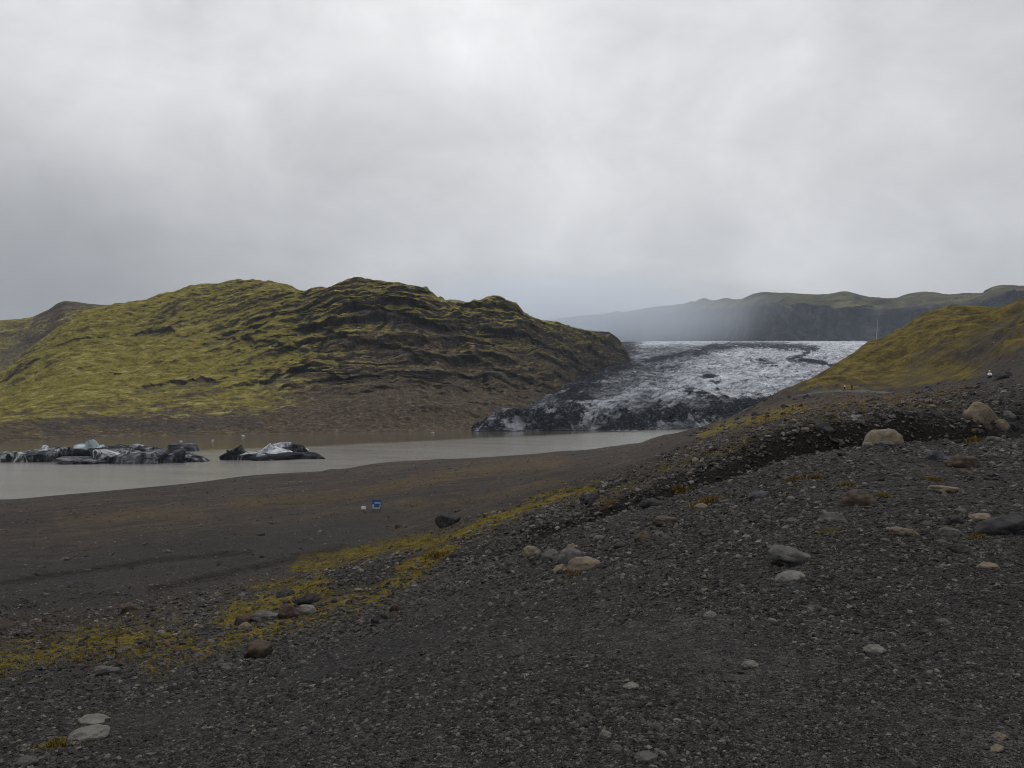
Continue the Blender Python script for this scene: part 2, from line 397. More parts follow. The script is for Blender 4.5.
z += hillm * damp * (fbm(np.stack([x / 26, y / 40, z / 14], -1), 5) * 4.6 + ridged(np.stack([x / 9, y / 14, z / 9], -1), 4) * 1.5)
z = np.where((T < 7.985) & (pu < 690), np.maximum(z, WATER + .07), z)
PN = np.stack([x, y, z], -1)
mu, mv = proj(PN)

def fall(pts, w, vs=1.0): return np.exp(-(band(mu, mv, pts, vs) / w) ** 2)
mu0, mv0 = mu, mv
mu = mu + 16 * fbm(np.stack([x / 5 + 3, y / 5, 0 * x], -1), 4); mv = mv + 9 * fbm(np.stack([x / 4 - 9, y / 4, 0 * x + 5], -1), 4)
moss = np.zeros_like(x); brown = np.zeros_like(x); dry = np.zeros_like(x)
for pts, w, a in [([(228, 616), (262, 602), (320, 588)], 21, .98), ([(150, 665), (205, 650), (250, 636), (330, 612), (385, 590), (448, 553)], 17, .92),
                  ([(300, 568), (370, 550), (425, 540)], 13, .82), ([(415, 548), (480, 524), (540, 503), (590, 488)], 10, .88), ([(400, 520), (450, 508)], 7, .5),
                  ([(-40, 668), (60, 648), (120, 640), (180, 640)], 32, .80), ([(330, 560), (300, 600)], 16, .66), ([(40, 748), (66, 738)], 8, .95),
                  ([(600, 498), (640, 478), (700, 455), (760, 438)], 11, .62), ([(720, 446), (800, 422), (900, 404)], 9, .55), ([(800, 488), (850, 483)], 5, .45)]:
    moss = np.maximum(moss, a * fall(pts, w))
hs = sstep(400, 380, mv + 7 * fbm(np.stack([x / 30, y / 30, 0 * x], -1), 4)) * sstep(6.9, 7.1, T) * sstep(695, 760, mu)
hs *= 1 - .75 * sstep(960, 1010, mu) * sstep(340, 375, mv)
hsn = fbm(np.stack([x / 34, y / 50, z / 16], -1), 5)
hs = hs * (.90 + .34 * hsn) - .22 * np.exp(-(band(mu, mv, [(965, 358), (985, 344), (1030, 306)]) / 7) ** 2)
moss = np.maximum(moss, hs)
for pts, w, a in [([(716, 428), (760, 420), (800, 408)], 9, .9), ([(700, 437), (724, 424)], 7, .9), ([(640, 452), (690, 440)], 4, .4)]:
    moss = np.maximum(moss, a * fall(pts, w))
for pts, w, a in [([(230, 504), (340, 497), (400, 484), (490, 468), (560, 462)], 15, .72), ([(60, 520), (200, 512)], 14, .66), ([(-20, 560), (60, 552)], 12, .45), ([(300, 520), (420, 500)], 10, .6), ([(-40, 535), (180, 528), (260, 520)], 8, .6),
                  ([(400, 508), (490, 497), (560, 480)], 9, .66), ([(760, 414), (860, 405), (960, 396)], 15, .80), ([(600, 500), (690, 462), (760, 436), (840, 418)], 11, .66), ([(350, 600), (430, 572)], 8, .6), ([(80, 660), (170, 645)], 12, .6),
                  ([(870, 345), (960, 330), (1030, 345)], 16, .5), ([(560, 560), (600, 545)], 6, .5), ([(480, 575), (540, 560)], 6, .5)]:
    dry = np.maximum(dry, a * fall(pts, w))
mu, mv = mu0, mv0
brown = sstep(4.85, 5.3, T) * .85
brown *= 1 - .75 * np.exp(-(band(mu, mv, [(-100, 600), (150, 570), (350, 535)]) / 28) ** 2)
earth_and_shade = sstep(3.25, 3.6, T) * (1 - sstep(4.86, 5.06, T + .10 * fbm(np.stack([x / 1.5, y / 1.5, 0 * x], -1), 4))) * sstep(420, 520, mu) * (1 - .6 * sstep(975, 1000, mu))  # bare damp soil of ditch and bank, their shade darkened into the colour
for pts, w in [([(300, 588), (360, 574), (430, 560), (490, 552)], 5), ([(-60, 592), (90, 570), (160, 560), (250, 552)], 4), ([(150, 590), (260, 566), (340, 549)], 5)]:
    earth_and_shade = np.maximum(earth_and_shade, .62 * fall(pts, w * 1.5))
near_ground, qn = grid_mesh('ground', PN, M_GROUND, {'moss': moss, 'brown': brown, 'dry': dry, 'earth_and_shade': earth_and_shade, 'hillside': sstep(6.8, 7.3, T)}, 'structure')
BVH = BVHTree.FromPolygons(PN.reshape(-1, 3).tolist(), qn.tolist())
def hit(u, v, ymin=0.0):
    d = Vector(((u - CU) / F, 1, (HV - v) / F)).normalized()
    r = BVH.ray_cast(d * (ymin / d.y if ymin else .3), d)
    return r[0], r[1]
def drop(xx, yy):
    r = BVH.ray_cast(Vector((xx, yy, 400)), Vector((0, 0, -1))); return r[0], r[1]

# lake bed and plain, reaching the horizon under everything
bm = bmesh.new()
for a, b_ in ((-16000, -4000), (16000, -4000), (16000, 15500), (-16000, 15500)): bm.verts.new((a, b_, -26))
bm.faces.new(bm.verts)
me = bpy.data.meshes.new('terrain'); bm.to_mesh(me); bm.free()
o = bpy.data.objects.new('terrain', me); COL.objects.link(o); o['kind'] = 'structure'; me.materials.append(mat_plain('dark_outwash_sand', (.05, .046, .042), .9, .2))

# ------------------------------------------------------------------ lake
def mat_water():
    m, nt, b = newmat('silty_lake_water', .12, .5); N = NB(nt); c = N.obj()
    sx = N.n('ShaderNodeSeparateXYZ'); N.l(c, sx.inputs[0])
    f = N.math('SUBTRACT', sx.outputs['Y'], N.math('MULTIPLY', sx.outputs['X'], 1.13))
    f = N.math('ADD', f, N.math('MULTIPLY', N.math('SUBTRACT', N.noise(N.scalev(c, 1, .5, 1), .012, 3), .5), 60))
    calm = N.mapr(f, 482, 515)
    n = N.noise(c, 1.1, 5, .6)
    n2 = N.noise(N.scalev(c, .5, 1.6, 1), .055, 4, .6)
    col = N.ramp(n2, [(.35, (.110, .102, .087)), (.65, (.155, .144, .124))])
    N.l(N.mix(calm, col, (.085, .072, .055)), b.inputs['Base Color'])  # calm far water browner: the hill's reflection is tinted into the base colour
    bp = N.n('ShaderNodeBump'); bp.inputs['Distance'].default_value = .5
    wind = N.mapr(N.noise(N.flowv(c, 20, .35, 1.8, 1), .05, 5, .65, .3), .36, .62, .22, .72)
    N.l(N.mix(calm, wind, (.09, .09, .09)), bp.inputs['Strength']); N.l(n, bp.inputs['Height'])
    N.l(bp.outputs[0], b.inputs['Normal'])
    N.l(N.mapr(calm, 0, 1, .20, .08), b.inputs['Roughness'])
    return m
bm = bmesh.new()
for a, b_ in ((-2600, 60), (700, 60), (700, 1400), (-2600, 1400)): bm.verts.new((a, b_, WATER))
bm.faces.new(bm.verts)
me = bpy.data.meshes.new('lake_water'); bm.to_mesh(me); bm.free()
o = bpy.data.objects.new('lake_water', me); COL.objects.link(o); o['kind'] = 'structure'; me.materials.append(mat_water())

# ------------------------------------------------------------------ left hill
foot = [(-700,447,376),(-300,445,394),(0,443,415),(60,439.5,457),(100,437,492),(160,436,508),(256,434,543),(384,432.5,573),(440,431,606),(480,430,630),(530,428,685),(560,426,750),(580,422,930),(595,415,1050),(610,405,1150),(630,400,1250),(700,400,1400)]
crest = [(-700,440,720),(-300,430,760),(-100,400,800),(0,378,840),(30,352,850),(60,330,860),(85,315.5,880),(130,307,900),(156,300,910),(175,295.5,910),(200,289.5,910),(225,285,905),(256,282,890),(287,286.5,880),(303,290.5,875),(315,287.5,870),(328,288.5,860),(347,282.5,850),(381,280.5,850),(400,283,850),(425,288.5,850),(437,297,850),(462,308.5,880),(481,308.5,890),(493,305.5,900),(515,305.5,920),(525,314,930),(547,321,980),(572,327,1060),(590,331,1130),(607,332.5,1210),(620,341,1270),(627,352,1290),(640,378,1310),(700,402,1450)]
fa, ca = np.array(foot), np.array(crest)
ks = np.unique(np.concatenate([fa[:, 0], ca[:, 0]]))
fv = pchip(fa[:, 0], fa[:, 1], ks)[:, 0]; fY = pchip(fa[:, 0], fa[:, 2], ks)[:, 0]; cv = pchip(ca[:, 0], ca[:, 1], ks)[:, 0]; cY = pchip(ca[:, 0], ca[:, 2], ks)[:, 0]
def between(a, b): return list(zip(ks, fv - a * (fv - cv), fY + b * (cY - fY)))
hfe = [list(zip(ks, fv + 2.6, fY - 22)), list(zip(ks, fv, fY)), between(.07, .10), between(.30, .36), between(.68, .70), list(zip(ks, cv, cY)), list(zip(ks, cv + 22, cY + 180)), list(zip(ks, fv - 20, cY + 600))]
u_h = ucols(-40, 640, 1.15, -700, 700, 8)
PH, th = sheet(hfe, u_h, [8, 24, 90, 170, 150, 20, 10])
hu, hv = proj(PH); Th = th[:, None] + 0 * hu
x, y, z = [PH[..., k].copy() for k in range(3)]
body = sstep(1.3, 2.2, Th) * (1 - (.70 + .2 * sstep(540, 590, hu)) * np.exp(-((Th - 5) / (.05 + .25 * sstep(540, 590, hu))) ** 2)) * (1 - sstep(5.05, 5.4, Th))
p = np.stack([x, y, z], -1)
craggy = sstep(170, 370, hu) * .80 + .31
rr0 = np.clip((np.interp(hu, ks, fv) - hv) / np.maximum(np.interp(hu, ks, fv) - np.interp(hu, ks, cv), 5), 0, 1)
craggy = craggy * (.40 + .60 * sstep(.16, .42, rr0 + .10 * fbm(p / 60 + 21, 3)))
warp = fbm(p / 90, 4) * 26 + fbm(p / 26 + 9, 4) * 9
_xs = np.linspace(-1600, 500, 800)
_sl = .40 * (1 - sstep(-230, -70, _xs)) * (1 - .6 * (1 - sstep(-700, -420, _xs))) - .10 * sstep(-60, 80, _xs)
_gx = np.cumsum(_sl) * (_xs[1] - _xs[0]); zb = z - np.interp(x, _xs, _gx)
z += body * (fbm(p / [120, 160, 90] + 2, 4) * 8 + ridged(np.stack([zb / 34, x / 190, y / 400], -1), 3) * 5 + fbm(p / 24 + 4, 4) * (1.4 + 1.2 * craggy) + fbm(p / 8 + 1, 4) * 1.5)
# broken lava ledges: layers stretched along the slope, some of them breaking into steps
strata = fbm(np.stack([x / 95, y / 95, (zb + .30 * warp) / 11], -1), 5, 2.0, .55)
strata2 = fbm(np.stack([x / 30 + 7, y / 30, (zb + .22 * warp) / 4.2], -1), 4, 2.0, .55)
ledge = np.clip(fbm(p / 80 + 13, 3) * 1.6 + .42, 0, 1) * np.clip(craggy * 1.15 - .18, .2, 1)
ph = (zb + warp * .62) / 19.0; fr = ph - np.floor(ph); st1 = sstep(0, .28, fr) - fr
y += body * (-strata * 9 * craggy - strata2 * 4.0 * craggy - ledge * st1 * 15)
z += body * (strata * 2.6 * craggy + ledge * st1 * 4.5)
ph2 = (zb + warp * .9 + 4) / 8.3; fr2 = ph2 - np.floor(ph2)
y -= body * np.clip(fbm(p / 38 + 31, 3) * 1.8 + .1, 0, 1) * craggy * (sstep(0, .35, fr2) - fr2) * 4.5
# shallow gullies running down the face
gl = ridged(np.stack([x / 42 + warp / 60, y / 260, 0 * x], -1), 3)
y += body * craggy * sstep(.62, .95, gl) * 7
rock = np.zeros_like(x)
# named cliff bands: the slope steps back below each rim
CL = [([(345, 312), (385, 313), (430, 322), (466, 333)], 17, 15, 1.0), ([(360, 303), (400, 300), (450, 312)], 7, 6, .5), ([(285, 334), (318, 331), (352, 344)], 10, 9, .8), ([(372, 347), (398, 346), (425, 362)], 11, 9, .8),
      ([(250, 385), (285, 372), (320, 372), (350, 383)], 14, 10, .7), ([(196, 352), (225, 336), (262, 330)], 9, 8, .55), ([(128, 392), (170, 384), (222, 382)], 10, 8, .6), ([(135, 336), (160, 331), (180, 332)], 6, 6, .6),
      ([(48, 352), (80, 342), (115, 335)], 6, 5, .4), ([(136, 358), (137, 370), (142, 386)], 5, 4, .7), ([(215, 340), (260, 345), (300, 352)], 8, 6, .4), ([(480, 330), (520, 335), (560, 352), (590, 372)], 16, 12, .6), ([(440, 350), (500, 372), (560, 392)], 18, 8, .35), ([(600, 338), (622, 352)], 9, 6, .4)]
for pts, w, dep, a in CL:
    rim = np.interp(hu, [q[0] for q in pts], [q[1] for q in pts]) + fbm(np.stack([hu / 9, 0 * hu, 0 * hu], -1), 3) * 3
    below = hv - rim
    along = sstep(pts[0][0] - 8, pts[0][0] + 12, hu) * (1 - sstep(pts[-1][0] - 12, pts[-1][0] + 8, hu))
    y += along * dep * sstep(-1.5, 2.5, below) * np.exp(-np.maximum(below, 0) / (w * 1.6)) * body
    rock = np.maximum(rock, a * along * sstep(-3, 2, below) * (1 - sstep(w * .5, w * 1.15, below)))
# foot: dark bluffs above the shore
bl = np.exp(-(band(hu, hv, [(50, 434), (90, 425), (140, 428), (190, 430)]) / 6) ** 2) + np.exp(-(band(hu, hv, [(195, 428), (240, 424), (262, 428)]) / 5) ** 2)
rock = np.maximum(rock, .8 * np.clip(bl, 0, 1)); y -= 5 * bl
z += sstep(.6, 1.6, Th) * (1 - body) * (1 - sstep(5.05, 5.4, Th)) * (fbm(p / 14, 4) * 1.6 + .2)
z = np.where(Th < 1.2, z + fbm(p / [60, 14, 1e9] + 3, 3) * .5 * sstep(0, 160, 260 - hu), z)
PH = np.stack([x, y, z], -1)
rel = (fv_ := np.interp(hu, ks, fv)) - hv; tot = fv_ - np.interp(hu, ks, cv); rr = np.clip(rel / np.maximum(tot, 5), 0, 1)
mossh = .25 + .44 * sstep(.24, .44, rr + .10 * fbm(np.stack([x / 60, y / 60, z / 30], -1), 4)) - .54 * sstep(300, 430, hu + 70 * (1 - rr)) * (1 - .88 * sstep(.56, .80, rr + .12 * fbm(np.stack([x / 50, y / 50, z / 25], -1), 4))) - .38 * (1 - sstep(.05, .20, rr))
mossh += .35 * np.exp(-(band(hu, hv, [(480, 312), (515, 310), (560, 328), (600, 345), (618, 350)]) / 9) ** 2)
mossh += .15 * sstep(330, 250, hu) + .18 * np.exp(-(band(hu, hv, [(290, 420), (400, 418)]) / 12) ** 2)
left_hill, _ = grid_mesh('hill', PH, M_HILL, {'moss': mossh, 'rock': rock}, 'structure')

# darker hill behind on the left and hazy summit peeping over the shoulder
def ridge(name, crest, foot_drop, depth, mat, mossv, rockv, rows=(60, 8), n=220, amp=6, kind='structure', ext=None):
    c = np.array(crest, float)
    f_ = [(a, b + foot_drop, Y - depth) for a, b, Y in crest]
    mid = [(a, b + foot_drop * .35, Y - depth * .40) for a, b, Y in crest]
    bk = [(a, b + foot_drop * .8, Y + depth) for a, b, Y in crest]
    u = np.linspace(c[0, 0], c[-1, 0], n)
    P, t = sheet([f_, mid, crest, bk], u, [rows[0], rows[0], rows[1]])
    xx, yy, zz = [P[..., k].copy() for k in range(3)]; Tt = t[:, None] + 0 * xx
    bd = (1 - .85 * np.exp(-((Tt - 2) / .12) ** 2)) * (1 - sstep(2, 2.3, Tt))
    L = amp * 9
    zz += bd * amp * (fbm(P / L, 5)); yy -= bd * amp * 1.6 * ridged(P / [L * .6, L, L * 1.6], 4)
    P = np.stack([xx, yy, zz], -1); uu, vv = proj(P)
    return grid_mesh(name, P, mat, {'moss': mossv(uu, vv, Tt), 'rock': rockv(uu, vv, Tt)}, kind)[0]
ridge('hill', [(-500, 330, 1300), (-100, 326, 1300), (0, 321.5, 1300), (31, 318, 1300), (47, 311.5, 1300), (66, 302, 1300), (88, 304, 1300), (112, 306, 1310), (125, 307, 1320), (137, 306, 1320), (150, 309, 1330), (200, 330, 1340)], 75, 330, M_HILL,
      lambda u, v, t: .42 - .3 * np.exp(-(band(u, v, [(40, 318), (66, 305), (130, 308)]) / 9) ** 2), lambda u, v, t: .38 * sstep(322, 334, v) + .45 * np.exp(-(band(u, v, [(75, 318), (45, 335), (0, 360)]) / 11) ** 2) + .5 * np.exp(-(band(u, v, [(45, 315), (66, 304), (135, 309)]) / 4) ** 2), amp=8)
ridge('mountain', [(430, 320, 2600), (440, 303, 2600), (452, 300.5, 2600), (462, 301.5, 2600), (475, 305, 2600), (490, 312, 2600), (520, 330, 2600)], 60, 400, M_HILL, lambda u, v, t: .35 + 0 * u, lambda u, v, t: 0 * u, n=80, amp=8)

# ------------------------------------------------------------------ glacier
gf = [
 [(440,432.2,580),(472,431.6,592),(500,431.2,600),(560,430.6,615),(640,430,630),(700,429,655),(760,428,690),(900,426,760)],
 [(440,431,584),(472,428.5,597),(500,418,612),(530,413,620),(560,416,628),(590,417,640),(640,413,652),(700,410,680),(760,409,710),(900,408,780)],
 [(440,431,620),(472,425,650),(500,412,690),(530,409,700),(560,403,735),(590,400,745),(640,400,760),(700,396,790),(760,394,830),(900,392,900)],
 [(440,426,760),(500,402,820),(560,390,860),(590,384,880),(640,378,930),(700,375,980),(760,374,1020),(900,372,1080)],
 [(440,410,1100),(500,385,1200),(560,372,1250),(600,366,1300),(640,361,1350),(700,358,1400),(760,357,1450),(900,356,1500)],
 [(440,370,2000),(560,356,2100),(620,347,2200),(660,344.5,2250),(760,344.2,2350),(830,346,2300),(900,347,2200),(1000,347,2200)],
 [(440,350,3600),(560,345,3600),(620,342.8,3700),(760,342.0,3800),(830,341.6,3800),(900,341.2,3700),(1000,341,3600)],
]
u_g = ucols(462, 900, .9, 440, 960, 6)
PG, tg = sheet(gf, u_g, [30, 50, 110, 110, 90, 20])
x, y, z = [PG[..., k].copy() for k in range(3)]; Tg = tg[:, None] + 0 * x
gu, gv = proj(PG)
am = np.interp(tg, [0, .3, 1, 2, 3, 4, 5, 6], [.5, 2.5, 4.2, 3.6, 3.4, 4.5, 3.0, 2])[:, None]
p = np.stack([x, y, 0 * x], -1)
rot = math.radians(28); xr = x * math.cos(rot) - y * math.sin(rot); yr = x * math.sin(rot) + y * math.cos(rot)
pr = np.stack([xr / 26, yr / 60, 0 * x], -1)
z += am * ((ridged(pr, 4) - .5) * 1.3 + fbm(p / 70, 4) * 1.3 + (ridged(p / 13 + 4, 3) - .5) * .8 + (ridged(p / 5 + 4, 2) - .5) * .35)
y += am * 1.3 * ridged(np.stack([x / 12, z / 12, y / 60], -1), 3) * sstep(0, .3, Tg)
z -= 26 * sstep(474, 462, gu)
front = sstep(.05, .4, Tg) * (1 - sstep(1.2, 2.0, Tg))
z += front * np.round((fbm(np.stack([x / 11, y / 22, 0 * x], -1), 3)) * 3) * 1.5
PG = np.stack([x, y, z], -1)
ash = np.zeros_like(x)
def gfall(pts, w, vs=1.6): return np.exp(-(band(gu, gv, pts, vs) / w) ** 2)
for pts, w, a in [([(695, 354), (712, 347.5), (735, 345.5), (770, 345.5), (795, 347), (813, 349)], 9, .95), ([(813, 349), (803, 356), (792, 360)], 5, .9), ([(790, 360), (812, 362), (832, 365)], 5, .95),
                  ([(626, 344), (618, 362), (598, 374), (582, 388), (566, 402), (572, 420)], 19, 1.0), ([(620, 368), (645, 362), (668, 358), (695, 352), (715, 348)], 7, .95),
                  ([(470, 426), (490, 418), (525, 414), (548, 424)], 14, .95), ([(560, 408), (585, 402)], 16, .8), ([(610, 424), (660, 416), (700, 414), (760, 404)], 23, .92), ([(548, 424), (590, 424), (630, 424)], 14, .68), ([(470, 430), (550, 429)], 8, .75), ([(600, 380), (640, 372), (690, 366)], 11, .55),
                  ([(692, 372), (700, 374)], 4, .55), ([(708, 378), (716, 384)], 9, .85), ([(690, 394), (710, 399)], 10, .85), ([(722, 394), (728, 399)], 5, .9), ([(762, 362), (774, 365)], 7, .85), ([(752, 362)] * 2, 3, .8), ([(788, 371)] * 2, 3, .7), ([(745, 400), (760, 402)], 5, .9),
                  ([(580, 395), (620, 380), (660, 366)], 4, .35), ([(630, 346), (690, 347)], 3, .4), ([(600, 410), (640, 392), (700, 396)], 4, .3)]:
    ash = np.maximum(ash, a * gfall(pts, w))
ash = np.maximum(ash, .17 + .24 * sstep(660, 570, gu) * sstep(352, 372, gv))
ash = np.maximum(ash, .72 * gfall([(470, 430), (500, 424), (550, 424)], 14))
white = np.maximum(sstep(4.5, 5.2, Tg), sstep(625, 720, gu + 1.3 * (gv - 380)) * sstep(406, 392, gv) * .9)
white = np.maximum(white, .55 * gfall([(582, 414), (610, 402), (650, 388), (690, 376)], 13)) 
white = np.maximum(white, .12)
grid_mesh('glacier', PG, M_ICE, {'ash': ash, 'white': np.clip(white, 0, 1)}, 'structure')

# ------------------------------------------------------------------ far escarpment
fc = [(520, 325, 11000), (560, 320, 10500), (590, 317, 9500), (622, 314, 8200), (645, 310, 7200), (672, 307, 6200), (700, 303.5, 5300), (716, 302.2, 4900), (737, 302.5, 4500), (747, 298.5, 4300), (767, 295, 4100), (791, 295, 4000), (821, 297, 3900), (845, 294.3, 3800), (868, 298.5, 3750), (892, 299.4, 3700), (908, 295, 3650), (929, 294, 3600), (945, 297, 3550), (976, 295.5, 3400), (981, 294.5, 3350), (984.5, 290.6, 3300), (1006, 287, 3200), (1024, 288.3, 3200), (1200, 280, 3000), (1700, 290, 3000)]
fcr = np.array(fc)
def off(dv, dY): return [(a, (b + dv) if dv is not None else 343, Y + dY) for a, b, Y in fc]
us = np.concatenate([np.arange(520, 1040, 1.3), np.arange(1040, 1700, 10)])
rimv = lambda a, b: np.interp(a, [520, 640, 700, 760, 800, 860, 900, 960, 1024, 1700], [330, 318, 312, 308, 309, 311, 310, 306, 298, 300])
l0 = [(a, 356, Y * .82) for a, b, Y in fc]; l1 = [(a, 336, Y * .85) for a, b, Y in fc]; l2 = [(a, max(rimv(a, b), b + 3), Y * .875) for a, b, Y in fc]; l4 = [(a, b + 14, Y * 1.15) for a, b, Y in fc]
PF, tf = sheet([l0, l1, l2, fc, l4], us, [20, 70, 60, 8])
x, y, z = [PF[..., k].copy() for k in range(3)]; Tf = tf[:, None] + 0 * x
p = np.stack([x, y, z], -1)
cl = sstep(.4, 1, Tf) * (1 - sstep(1.9, 2.2, Tf))
y -= cl * (230 * (ridged(np.stack([x / 330, y / 2500, z / 900], -1), 5, .6) - .4) + 60 * fbm(p / [120, 900, 90], 4))
pl = sstep(2.0, 2.3, Tf) * (1 - .9 * np.exp(-((Tf - 3) / .12) ** 2)) * (Tf < 3.2)
z += pl * fbm(p / 260, 4) * 22; y -= pl * 60 * ridged(p / [150, 300, 120], 4)
PF = np.stack([x, y, z], -1); ku, kv = proj(PF)
grid_mesh('mountains', PF, M_FAR, {'moss': .62 * sstep(1.85, 2.25, Tf) - .18 + .30 * sstep(.9, .3, Tf), 'rock': .9 * cl + .1}, 'structure')

# waterfall on the far cliff
M_FOAM = mat_plain('white_falling_water', (.13, .145, .17), .5, .4, .1, .1)
bm = bmesh.new(); rngw = random.Random(3)
Yw = np.interp(877, fcr[:, 0], fcr[:, 2]) * .86 - 95
prev = None
for k in range(15):
    t = k / 14; vv = 319 + t * 20.5; cx = 877 + .5 * math.sin(t * 5); hw = .20 + .25 * t + .2 * rngw.random()
    Yk = Yw - 30 - 40 * t
    ring = []
    for sx_, dy in ((-1, 0), (0, -1.5), (1, 0), (0, 1.5)):
        ring.append(bm.verts.new(((Yk + dy) * (cx + sx_ * hw - CU) / F, Yk + dy, Yk * (HV - vv) / F)))
    if prev:
        for a in range(4): bm.faces.new((prev[a], prev[(a + 1) % 4], ring[(a + 1) % 4], ring[a]))
    prev = ring
me = bpy.data.meshes.new('waterfall'); bm.to_mesh(me); bm.free(); me.materials.append(M_FOAM)
o = bpy.data.objects.new('waterfall', me); COL.objects.link(o); o['label'] = 'thin white waterfall dropping down the far dark cliff'; o['category'] = 'waterfall'

# ------------------------------------------------------------------ solids: rocks and ice
def blob_bm(bm, seed, size, planes=10, facet=.6, noise=.12, sub=4, mat=0, M=None, rough=.0, block=False):
    """angular lump: a sphere cut by random planes, then roughened"""
    r = np.random.default_rng(seed)
    ico = bmesh.new(); bmesh.ops.create_icosphere(ico, subdivisions=sub, radius=1)
    V = np.array([v.co[:] for v in ico.verts]); Fc = [[v.index for v in f.verts] for f in ico.faces]; ico.free()
    n = r.normal(size=(planes, 3)); n /= np.linalg.norm(n, axis=1)[:, None]; d = r.uniform(.55, .95, planes)
    if block:                                    # sheer sided block with a tilted top
        a = np.arange(5) * 6.283 / 5 + r.uniform(-.45, .45, 5)
        sd = np.stack([np.cos(a), np.sin(a), r.uniform(-.15, .35, 5)], -1)
        tp = np.stack([r.uniform(-.55, .55, 2), r.uniform(-.5, .2, 2), np.ones(2)], -1)
        n = np.concatenate([sd, tp, n[:3]]); n /= np.linalg.norm(n, axis=1)[:, None]
        d = np.concatenate([r.uniform(.62, .85, 5), r.uniform(.40, .62, 2), r.uniform(.55, .75, 3)])
    dots = V @ n.T; rad = np.where(dots > .05, d[None] / np.maximum(dots, .05), 9)
    rad = np.minimum(rad.min(1), 1.25 if block else 1.0)
    V2 = V * (1 + facet * (rad - 1))[:, None]
    V2 = V2 * (1 + noise * fbm(V2 * 1.7 + seed * 3.1, 4) + rough * ridged(V2 * 4 + seed, 3))[:, None]
    V2 = V2 * np.array(size)[None]
    vs = []
    for c in V2:
        c = Vector(c)
        if M is not None: c = M @ c
        vs.append(bm.verts.new(c))
    for f in Fc:
        q = bm.faces.new([vs[i] for i in f]); q.material_index = mat; q.smooth = not block
def finish(bm, name, mats, parent=None):
    me = bpy.data.meshes.new(name); bm.to_mesh(me); bm.free()
    for m in mats: me.materials.append(m)
    o = bpy.data.objects.new(name, me); COL.objects.link(o)
    if parent: o.parent = parent
    return o
def tag(o, label=None, cat=None, group=None, kind=None):
    if label: o['label'] = label
    if cat: o['category'] = cat
    if group: o['group'] = group
    if kind: o['kind'] = kind
    return o

MB_ = {k: mat_berg('iceberg_' + k, k) for k in ('ash', 'black', 'grey', 'white', 'blue')}
def lake_at(u, v):
    Y = F * -WATER / (v - HV); return Vector((Y * (u - CU) / F, Y, WATER)), Y / F
def berg(name, lumps, label, seed, group='dirty icebergs floating on the lake', base=None):
    """lumps: u, v of waterline, width px, height px, material, lean (deg), part name or None"""
    p0, _ = lake_at(*base); root = None
    main, parts = [], {}
    for L in lumps: (parts.setdefault(L[6], []) if L[6] else main).append(L)
    def build(ls):
        bm = bmesh.new(); mats = []
        for i, (u, v, w, h, mt, lean, _) in enumerate(ls):
            q, k = lake_at(u, v)
            m = MB_[mt]
            if m not in mats: mats.append(m)
            sd_ = seed + i * 7
            M = Matrix.Translation(q - p0 + Vector((0, w * k * .35, h * k * .30))) @ Matrix.Rotation(math.radians(lean), 4, 'Y') @ Matrix.Rotation(sd_ * 1.3, 4, 'Z') if w < 18 else Matrix.Translation(q - p0 + Vector((0, w * k * .35, h * k * .30))) @ Matrix.Rotation(math.radians(lean), 4, 'Y')
            blob_bm(bm, sd_, (w * k * .76, w * k * .52, h * k * 1.08), 7, 1.0, .10, 4, mats.index(m), M, .05, True)
            r2 = random.Random(sd_)
            for j in range(2 if w > 12 else 1):            # splinters and seracs standing on the block
                a_, hh = r2.uniform(-.42, .42), r2.uniform(.30, .62)
                M2 = M @ Matrix.Translation(Vector((a_ * w * k, r2.uniform(-.30, .25) * w * k, h * k * r2.uniform(.05, .40)))) @ Matrix.Rotation(r2.uniform(-.6, .6), 4, 'Y') @ Matrix.Rotation(r2.uniform(-.5, .5), 4, 'X')
                blob_bm(bm, sd_ + 400 + j, (w * k * r2.uniform(.10, .24), w * k * r2.uniform(.10, .22), h * k * hh), 6, 1.0, .10, 3, mats.index(m), M2, .05, True)
        return bm, mats
    bm, mats = build(main)
    o = finish(bm, name, mats); o.location = p0
    for nm, ls in parts.items():
        bm, mats = build(ls); finish(bm, nm, mats, o)
    tag(o, label, 'iceberg', group)
    return o
berg('iceberg', [(-12, 461, 26, 7, 'black', 0, None), (12, 462, 34, 12, 'ash', -6, None), (34, 462, 36, 14, 'ash', 3, None), (65, 461, 30, 13, 'black', 0, None)], 'long black iceberg with white streaks, reaching out of the picture at the far left', 21, base=(30, 462))
berg('iceberg', [(78, 464, 46, 5, 'grey', 4, None), (106, 463, 46, 15, 'ash', 8, None), (124, 462, 30, 10, 'black', 20, None), (130, 464, 36, 11, 'grey', -14, None), (148, 463, 30, 13, 'grey', 0, None), (167, 463, 26, 16, 'black', 0, None), (183, 462, 40, 8, 'ash', 12, None), 
                 (80, 457, 13, 13, 'blue', -12, 'blue_ice'), (90, 457, 11, 18, 'blue', 14, 'blue_ice'), (97, 457, 9, 13, 'blue', 18, 'blue_ice')], 'broad grey and black iceberg crowned with clear pale blue ice', 58, base=(130, 463))
berg('iceberg', [(122, 452.5, 16, 7, 'black', 0, None), (138, 452.5, 24, 7, 'ash', 0, None)], 'low dark ridge of ice showing behind the middle of the blue topped iceberg', 141, base=(130, 452.5))
berg('iceberg', [(172, 451, 15, 6, 'grey', 0, None), (185, 451, 18, 8, 'grey', -4, None)], 'small grey block of ice floating behind the right end of the blue topped iceberg', 81, base=(180, 451))
